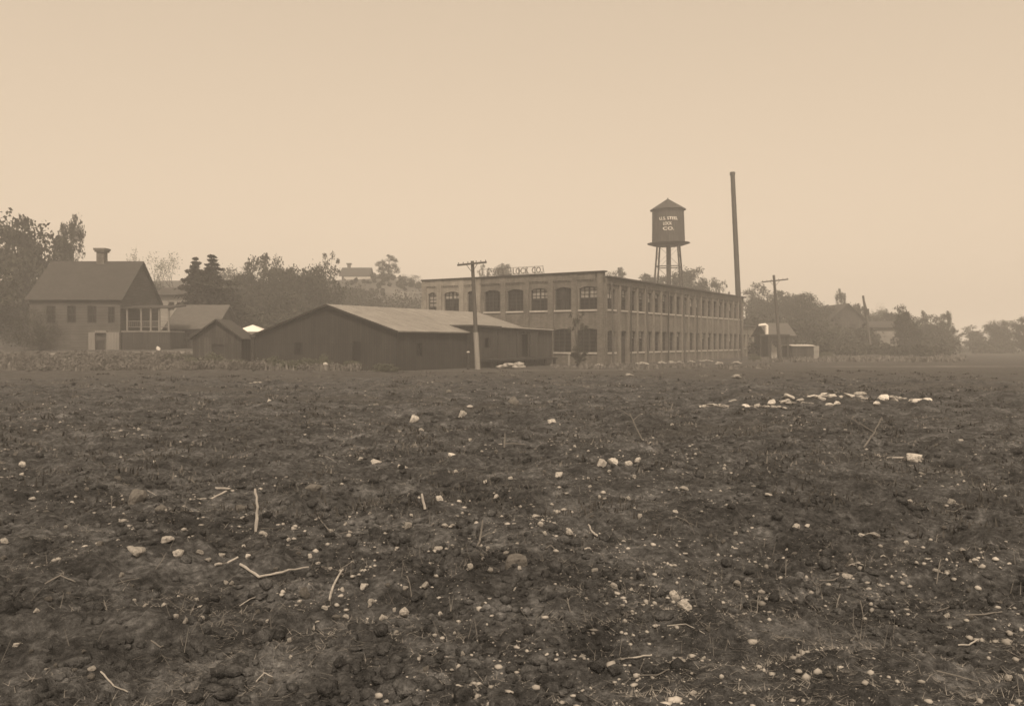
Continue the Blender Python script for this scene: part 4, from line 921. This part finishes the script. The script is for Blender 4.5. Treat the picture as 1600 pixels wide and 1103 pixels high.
stick([('g', 337, 891), ('g', 354, 886), ('g', 372, 884)], .012, 'short pale stick left of the long forked one'); stick([('g', 376, 891), ('g', 405, 903), ('g', 440, 901), ('g', 482, 892)], .012, 'long crooked stick lying in the left foreground')
stick([('g', 664, 808), ('u', 659, 771)], .017, 'short upright stake with a pale face left of centre'); stick([('g', 747, 866), ('u', 751, 840), ('u', 754, 812)], .012, 'thin grey upright stalk with a side twig', 'twigdark', side=[(.5, 1, .35, .14)])
stick([('g', 933, 845), ('u', 926, 831), ('u', 919, 819)], .012, 'short leaning stick right of centre'); stick([('g', 514, 924), ('g', 524, 911), ('g', 536, 899)], .010, 'slanting pale stick in the lower left centre')
stick([('g', 788, 706), ('u', 789, 677)], .02, 'small forked stalk in the middle distance', 'twigdark', side=[(.4, 1, -.05, .4)]); stick([('g', 1005, 697), ('u', 994, 668), ('u', 984, 646)], .016, 'long thin leaning weed stalk with branching top', 'twigdark', side=[(.9, -1, .6, .3), (.8, 1, .8, .2)])
stick([('g', 674, 846), ('g', 690, 827)], .008, 'thin dark twig lying by small stones', 'twigdark'); stick([('g', 1350, 700), ('u', 1366, 676), ('u', 1378, 652)], .018, 'thin leaning stalk below the stone row', 'twigdark', side=[(.6, -1, .6, .5)])
stick([('g', 1386, 716), ('g', 1420, 721), ('g', 1440, 724)], .02, 'pale thin board or branch lying under a heap at the right'); stick([('g', 498, 818), ('g', 520, 845), ('g', 562, 832)], .007, 'thin wiry stick curving among small stones', 'twigdark')
for k, (px, py, w_, h_, lab) in enumerate([(1430, 718, 24, 13, 'pale lump of debris on the thin board at the right'), (908, 574, 0, 0, '')][:1]): stone(px, py, w_, h_, lab)
tw = random.Random(8)
for k in range(46):
    px, py = tw.uniform(60, 1560), 610 + 460 * tw.random() ** .8; L = tw.uniform(12, 42) * (py - 520) / 330; a = tw.gauss(0, .35)
    stick([('g', px, py), ('g', px + L * .5, py + L * .5 * math.sin(a) * .5 + tw.gauss(0, 2)), ('g', px + L, py + L * math.sin(a) * .5)], tw.uniform(.003, .0065), uniq(('thin', 'twig lying'), ['weathered', 'crooked', 'dry', 'bent', 'broken'], near(px, py)), 'twigdark' if tw.random() < .6 else 'twig', 'loose twigs on the soil', 'twig')
for k in range(26):
    px, py = tw.uniform(80, 1540), tw.uniform(625, 980); hh2 = tw.uniform(10, 30) * (py - 500) / 330; lean = tw.gauss(0, 6)
    stick([('g', px, py), ('u', px + lean * .5, py - hh2 * .6), ('u', px + lean, py - hh2)], tw.uniform(.003, .006), uniq(('dry', 'weed stalk standing'), ['grey', 'thin', 'forked', 'leaning'], near(px, py)), 'twigdark', 'standing dry weed stalks', 'weed_stalk', side=[(.6, tw.choice([-1, 1]), .8, .05), (.8, tw.choice([-1, 1]), .9, .04)])

# pale rubble at the factory foot and by the boxcar
def heap(px, py, Y, w_, h_, label, mat='pebble', group='pale rubble heaps at the factory foot'):
    x = W(px, Y); z = H(x, Y); o = thing('rubble_heap', Vector((x, Y, z)), label, 'rubble', group); Wm = w_ / FPX * Y; Hm = h_ / FPX * Y
    Vs = []; Fs = []; k0 = 0
    rg = np.random.default_rng(int(px)); nB = 30
    for k in range(nB):
        u = rg.uniform(-1, 1); s = Hm * rg.uniform(.25, .5); hgt = Hm * (1 - abs(u)) * rg.uniform(.1, .8)
        V = IV1 * np.array([s * rg.uniform(1, 2.4), s, s * .6]) + rg.normal(size=IV1.shape) * s * .15 + np.array([u * Wm / 2, rg.uniform(-.4, .4), hgt + s * .3]); Vs.append(V); Fs.append(IF1 + k0); k0 += len(V)
    m_ = npmesh('lumps', np.concatenate(Vs), np.concatenate(Fs), M[mat], o); return o
for a in [(935, 568, 66.5, 10, 4, 'pale rubble heap left of the factory corner'), (1003, 567, 71, 16, 5, 'pale rubble heap right of the factory door'), (1034, 567, 74.5, 8, 4, 'little pale heap between the two slim poles'), (1050, 567, 75, 7, 4, 'small pale heap just left of the middle slim pole'), (1061, 567, 76, 14, 3, 'flat pale heap left of the middle slim pole foot'), (1080, 566, 79, 9, 3, 'flat pale heap right of the middle slim pole'), (1103, 564, 83, 20, 3, 'long flat pale heap under the far windows'), (1150, 569, 74, 14, 4, 'low heap in front of the smokestack'), (1123, 571, 72, 10, 4, 'low heap left of the smokestack'), (795, 571, 60.5, 26, 9, 'pale heap of boards and rubble in front of the loading shed'), (811, 571, 61.5, 8, 9, 'narrow pale heap below the open shed doorway'), (983, 585, 48, 10, 3, 'flat pale lump on the grass below the factory door'), (1150, 590, 45, 10, 5, 'flat pale lump on the grass below the smokestack'), (400, 599, 38, 22, 4, 'flat pale patch of stones below the shed post')]: heap(*a)
for k, (px, py, w_, h_) in enumerate([(1120, 634, 44, 5), (1195, 635, 60, 5), (1240, 629, 50, 6), (1292, 625, 44, 9), (1335, 622, 40, 6), (1398, 622, 44, 6)]):
    g_0 = G(px, py + 2); heap(px, py, g_0.y, w_, h_, 'low broken rubble in the long pale row at the right, ' + ['at its left end', 'second from its left end', 'left of its thickest part', 'at its thickest part', 'right of its thickest part', 'at its right end'][k], 'pebble', 'rubble in the long row at the right')
def post(px, y0, y1, Y, r, label, mat, capm=None):
    b0 = Vector((W(px, Y), Y, 0)); b0.z = H(b0.x, Y) - .1; o = thing('short_post', b0, label, 'post'); mb = MB(); t0 = P(px, y0, Y); mb.tube([b0, t0], [r, r * .9], 8); mb.build('shaft', mat, o)
    mb = MB(); mb.tube([t0, t0 + UP * r * .8, t0 + UP * r * 1.2], [r * 1.3, r * 1.2, r * .3], 8); mb.build('cap', capm or mat, o)
post(508.5, 570, 583, 50, .12, 'short grey marker post with pale cap in front of the barn', 'greywood', 'trimpale')
post(395.5, 528, 588, 55.5, .16, 'dark square post where shed and barn meet', 'trimdark'); post(731.5, 551, 560, 58.5, .09, 'tiny pale capped post at the barn corner', 'trimdark', 'trimpale')
post(889, 554, 567, 67, .1, 'short pale post in the grass before the factory', 'polepale')

# ------------------------------------------------------------------ ground litter nobody could count
def scatter(name, N, rmin, rmax, fn, mat, seed, pw=1.0, amax=42, clus=None):
    rg = np.random.default_rng(seed); r = rmin * (rmax / rmin) ** (rg.random(N) ** pw); a = np.radians(rg.uniform(-amax, amax, N))
    x = r * np.sin(a); y = r * np.cos(a); keep = (y < 56)
    if clus: keep &= rg.random(N) < sst(clus[0], clus[1], fbm(x / clus[2], y / clus[2], 3, seed * 17))
    x, y = x[keep], y[keep]
    z = terrain(x, y) + micro(x, y); V, F = fn(x, y, z, rg); o = npmesh(name, V, F, M[mat]); tag(o, kind='stuff'); return o
def lumps(smin, smax, sink=.2, flat=.7, pw_=2.2):
    def f(x, y, z, rg):
        N = len(x); s = smin * (smax / smin) ** (rg.random(N) ** pw_); s = s * (1 + .02 * y); sc = np.stack([s * rg.uniform(.8, 1.7, N), s * rg.uniform(.8, 1.4, N), s * rg.uniform(.4, flat + .3, N)], -1)
        an_ = rg.uniform(0, 6.28, N); B = IV1[None] * (1 + rg.normal(size=(N, len(IV1), 1)) * .18) * sc[:, None]
        X = B[..., 0] * np.cos(an_)[:, None] - B[..., 1] * np.sin(an_)[:, None]; Yy = B[..., 0] * np.sin(an_)[:, None] + B[..., 1] * np.cos(an_)[:, None]
        V = np.stack([X + x[:, None], Yy + y[:, None], B[..., 2] + (z + sc[:, 2] * (.5 - sink))[:, None]], -1).reshape(-1, 3)
        F = (IF1[None] + (np.arange(N) * len(IV1))[:, None, None]).reshape(-1, 3); return V, F
    return f
def blades(hmin, hmax, wd, lean):
    def f(x, y, z, rg):
        N = len(x); h = rg.uniform(hmin, hmax, N) * (1 + .012 * y); w_ = wd * (1 + .05 * y); a = rg.uniform(0, 6.28, N); ln = rg.uniform(lean[0], lean[1], N)
        dx, dy = np.cos(a), np.sin(a); rx, ry = -dy, dx; out = []
        p = np.stack([x, y, z - .005], -1); dirv = np.stack([dx * np.sin(ln), dy * np.sin(ln), np.cos(ln)], -1) * h[:, None]; r = np.stack([rx, ry, np.zeros(N)], -1) * w_[:, None]
        V = np.stack([p - r, p + r, p + dirv + r * .3 + np.array([0, 0, .004]), p + dirv - r * .3 + np.array([0, 0, .004])], 1).reshape(-1, 3); return V, np.arange(N * 4).reshape(-1, 4)
    return f
tag(scatter('soil_clods', 42000, 2.4, 46, lumps(.005, .055, .25, .75), 'soil', 1, clus=(-.6, .5, 1.6)), 'dark crumbled soil clods over the whole field', 'soil')
tag(scatter('gravel', 52000, 2.4, 40, lumps(.003, .022, .1, .7, 4.5), 'pebble', 2, clus=(-.35, .75, 1.3)), 'fine pale gravel bits scattered in the dark field soil', 'gravel')
tag(scatter('straw_litter', 130000, 2.4, 45, blades(.02, .095, .0014, (1.3, 1.6)), 'straw', 3, clus=(-.3, .7, .9)), 'flattened dry straw and stems littering the field', 'straw')
tag(scatter('dry_grass', 45000, 5, 58, blades(.03, .15, .0018, (.4, 1.5)), 'grassdry', 4, .6, clus=(-.1, .55, 1.1)), 'thin dry grass standing over the field', 'grass')

def tufts(name, label, spots, seed, mat, ln):
    rg = np.random.default_rng(seed); xs = []; hs = []
    for (p0, p1, Y0, Y1, h0, h1, nc, nb) in spots:
        for _ in range(nc):
            Y = Y0 * (Y1 / Y0) ** rg.random(); x = W(rg.uniform(p0, p1), Y); h = rg.uniform(h0, h1); r = h * rg.uniform(.5, 1.6) + .05
            q = rg.normal(size=(nb, 2)) * np.array([r, r * .6]) + (x, Y); xs.append(q); hs.append(h * rg.uniform(.35, 1.1, nb))
    q = np.concatenate(xs); h = np.concatenate(hs); x, y = q[:, 0], q[:, 1]; z = terrain(x, y) + micro(x, y); N = len(x)
    a = rg.uniform(0, 6.28, N); l_ = np.abs(rg.normal(0, ln, N)); dx, dy = np.cos(a), np.sin(a); wd = .004 + .0011 * y
    p = np.stack([x, y, z - .01], -1); dv = np.stack([dx * np.sin(l_), dy * np.sin(l_), np.cos(l_)], -1) * h[:, None]; r = np.stack([-dy * wd, dx * wd, wd * 0], -1)
    V = np.stack([p - r, p + r, p + dv + r * .25, p + dv - r * .25], 1).reshape(-1, 3); o = npmesh(name, V, np.arange(N * 4).reshape(-1, 4), M[mat]); tag(o, label, kind='stuff')
tufts('tall_weeds', 'tall dry weeds standing thick along shed, barn and bank', [(285, 560, 50, 54, .1, .6, 40, 26), (-60, 300, 51, 64, .1, .5, 60, 24), (860, 1200, 58, 68, .1, .3, 60, 30), (1180, 1500, 80, 105, .1, .5, 120, 35)], 41, 'grassdry', .35)
tufts('grass_tussocks', 'low grass tussocks breaking up the field', [(-60, 1660, 12, 56, .03, .12, 420, 22)], 42, 'grassdry', 1.3)
tufts('dark_tussocks', 'dark dead grass tussocks across the field', [(-60, 1660, 9, 56, .03, .13, 700, 26)], 43, 'clod', 1.3)

# ------------------------------------------------------------------ haze
mh = bpy.data.materials.new('haze_air'); mh.use_nodes = True; nh = mh.node_tree; nh.nodes.clear()
pv = nh.nodes.new('ShaderNodeVolumePrincipled'); pv.inputs['Color'].default_value = (1, 1, 1, 1); pv.inputs['Density'].default_value = .0024; pv.inputs['Anisotropy'].default_value = 0
oo = nh.nodes.new('ShaderNodeOutputMaterial'); nh.links.new(pv.outputs[0], oo.inputs['Volume'])
M['haze'] = mh
mb = MB(); mb.box((-1700, -1700, -2), (3400, 0, 0), (0, 3400, 0), (0, 0, 32)); hzb = mb.build('haze', 'haze'); tag(hzb, kind='stuff')
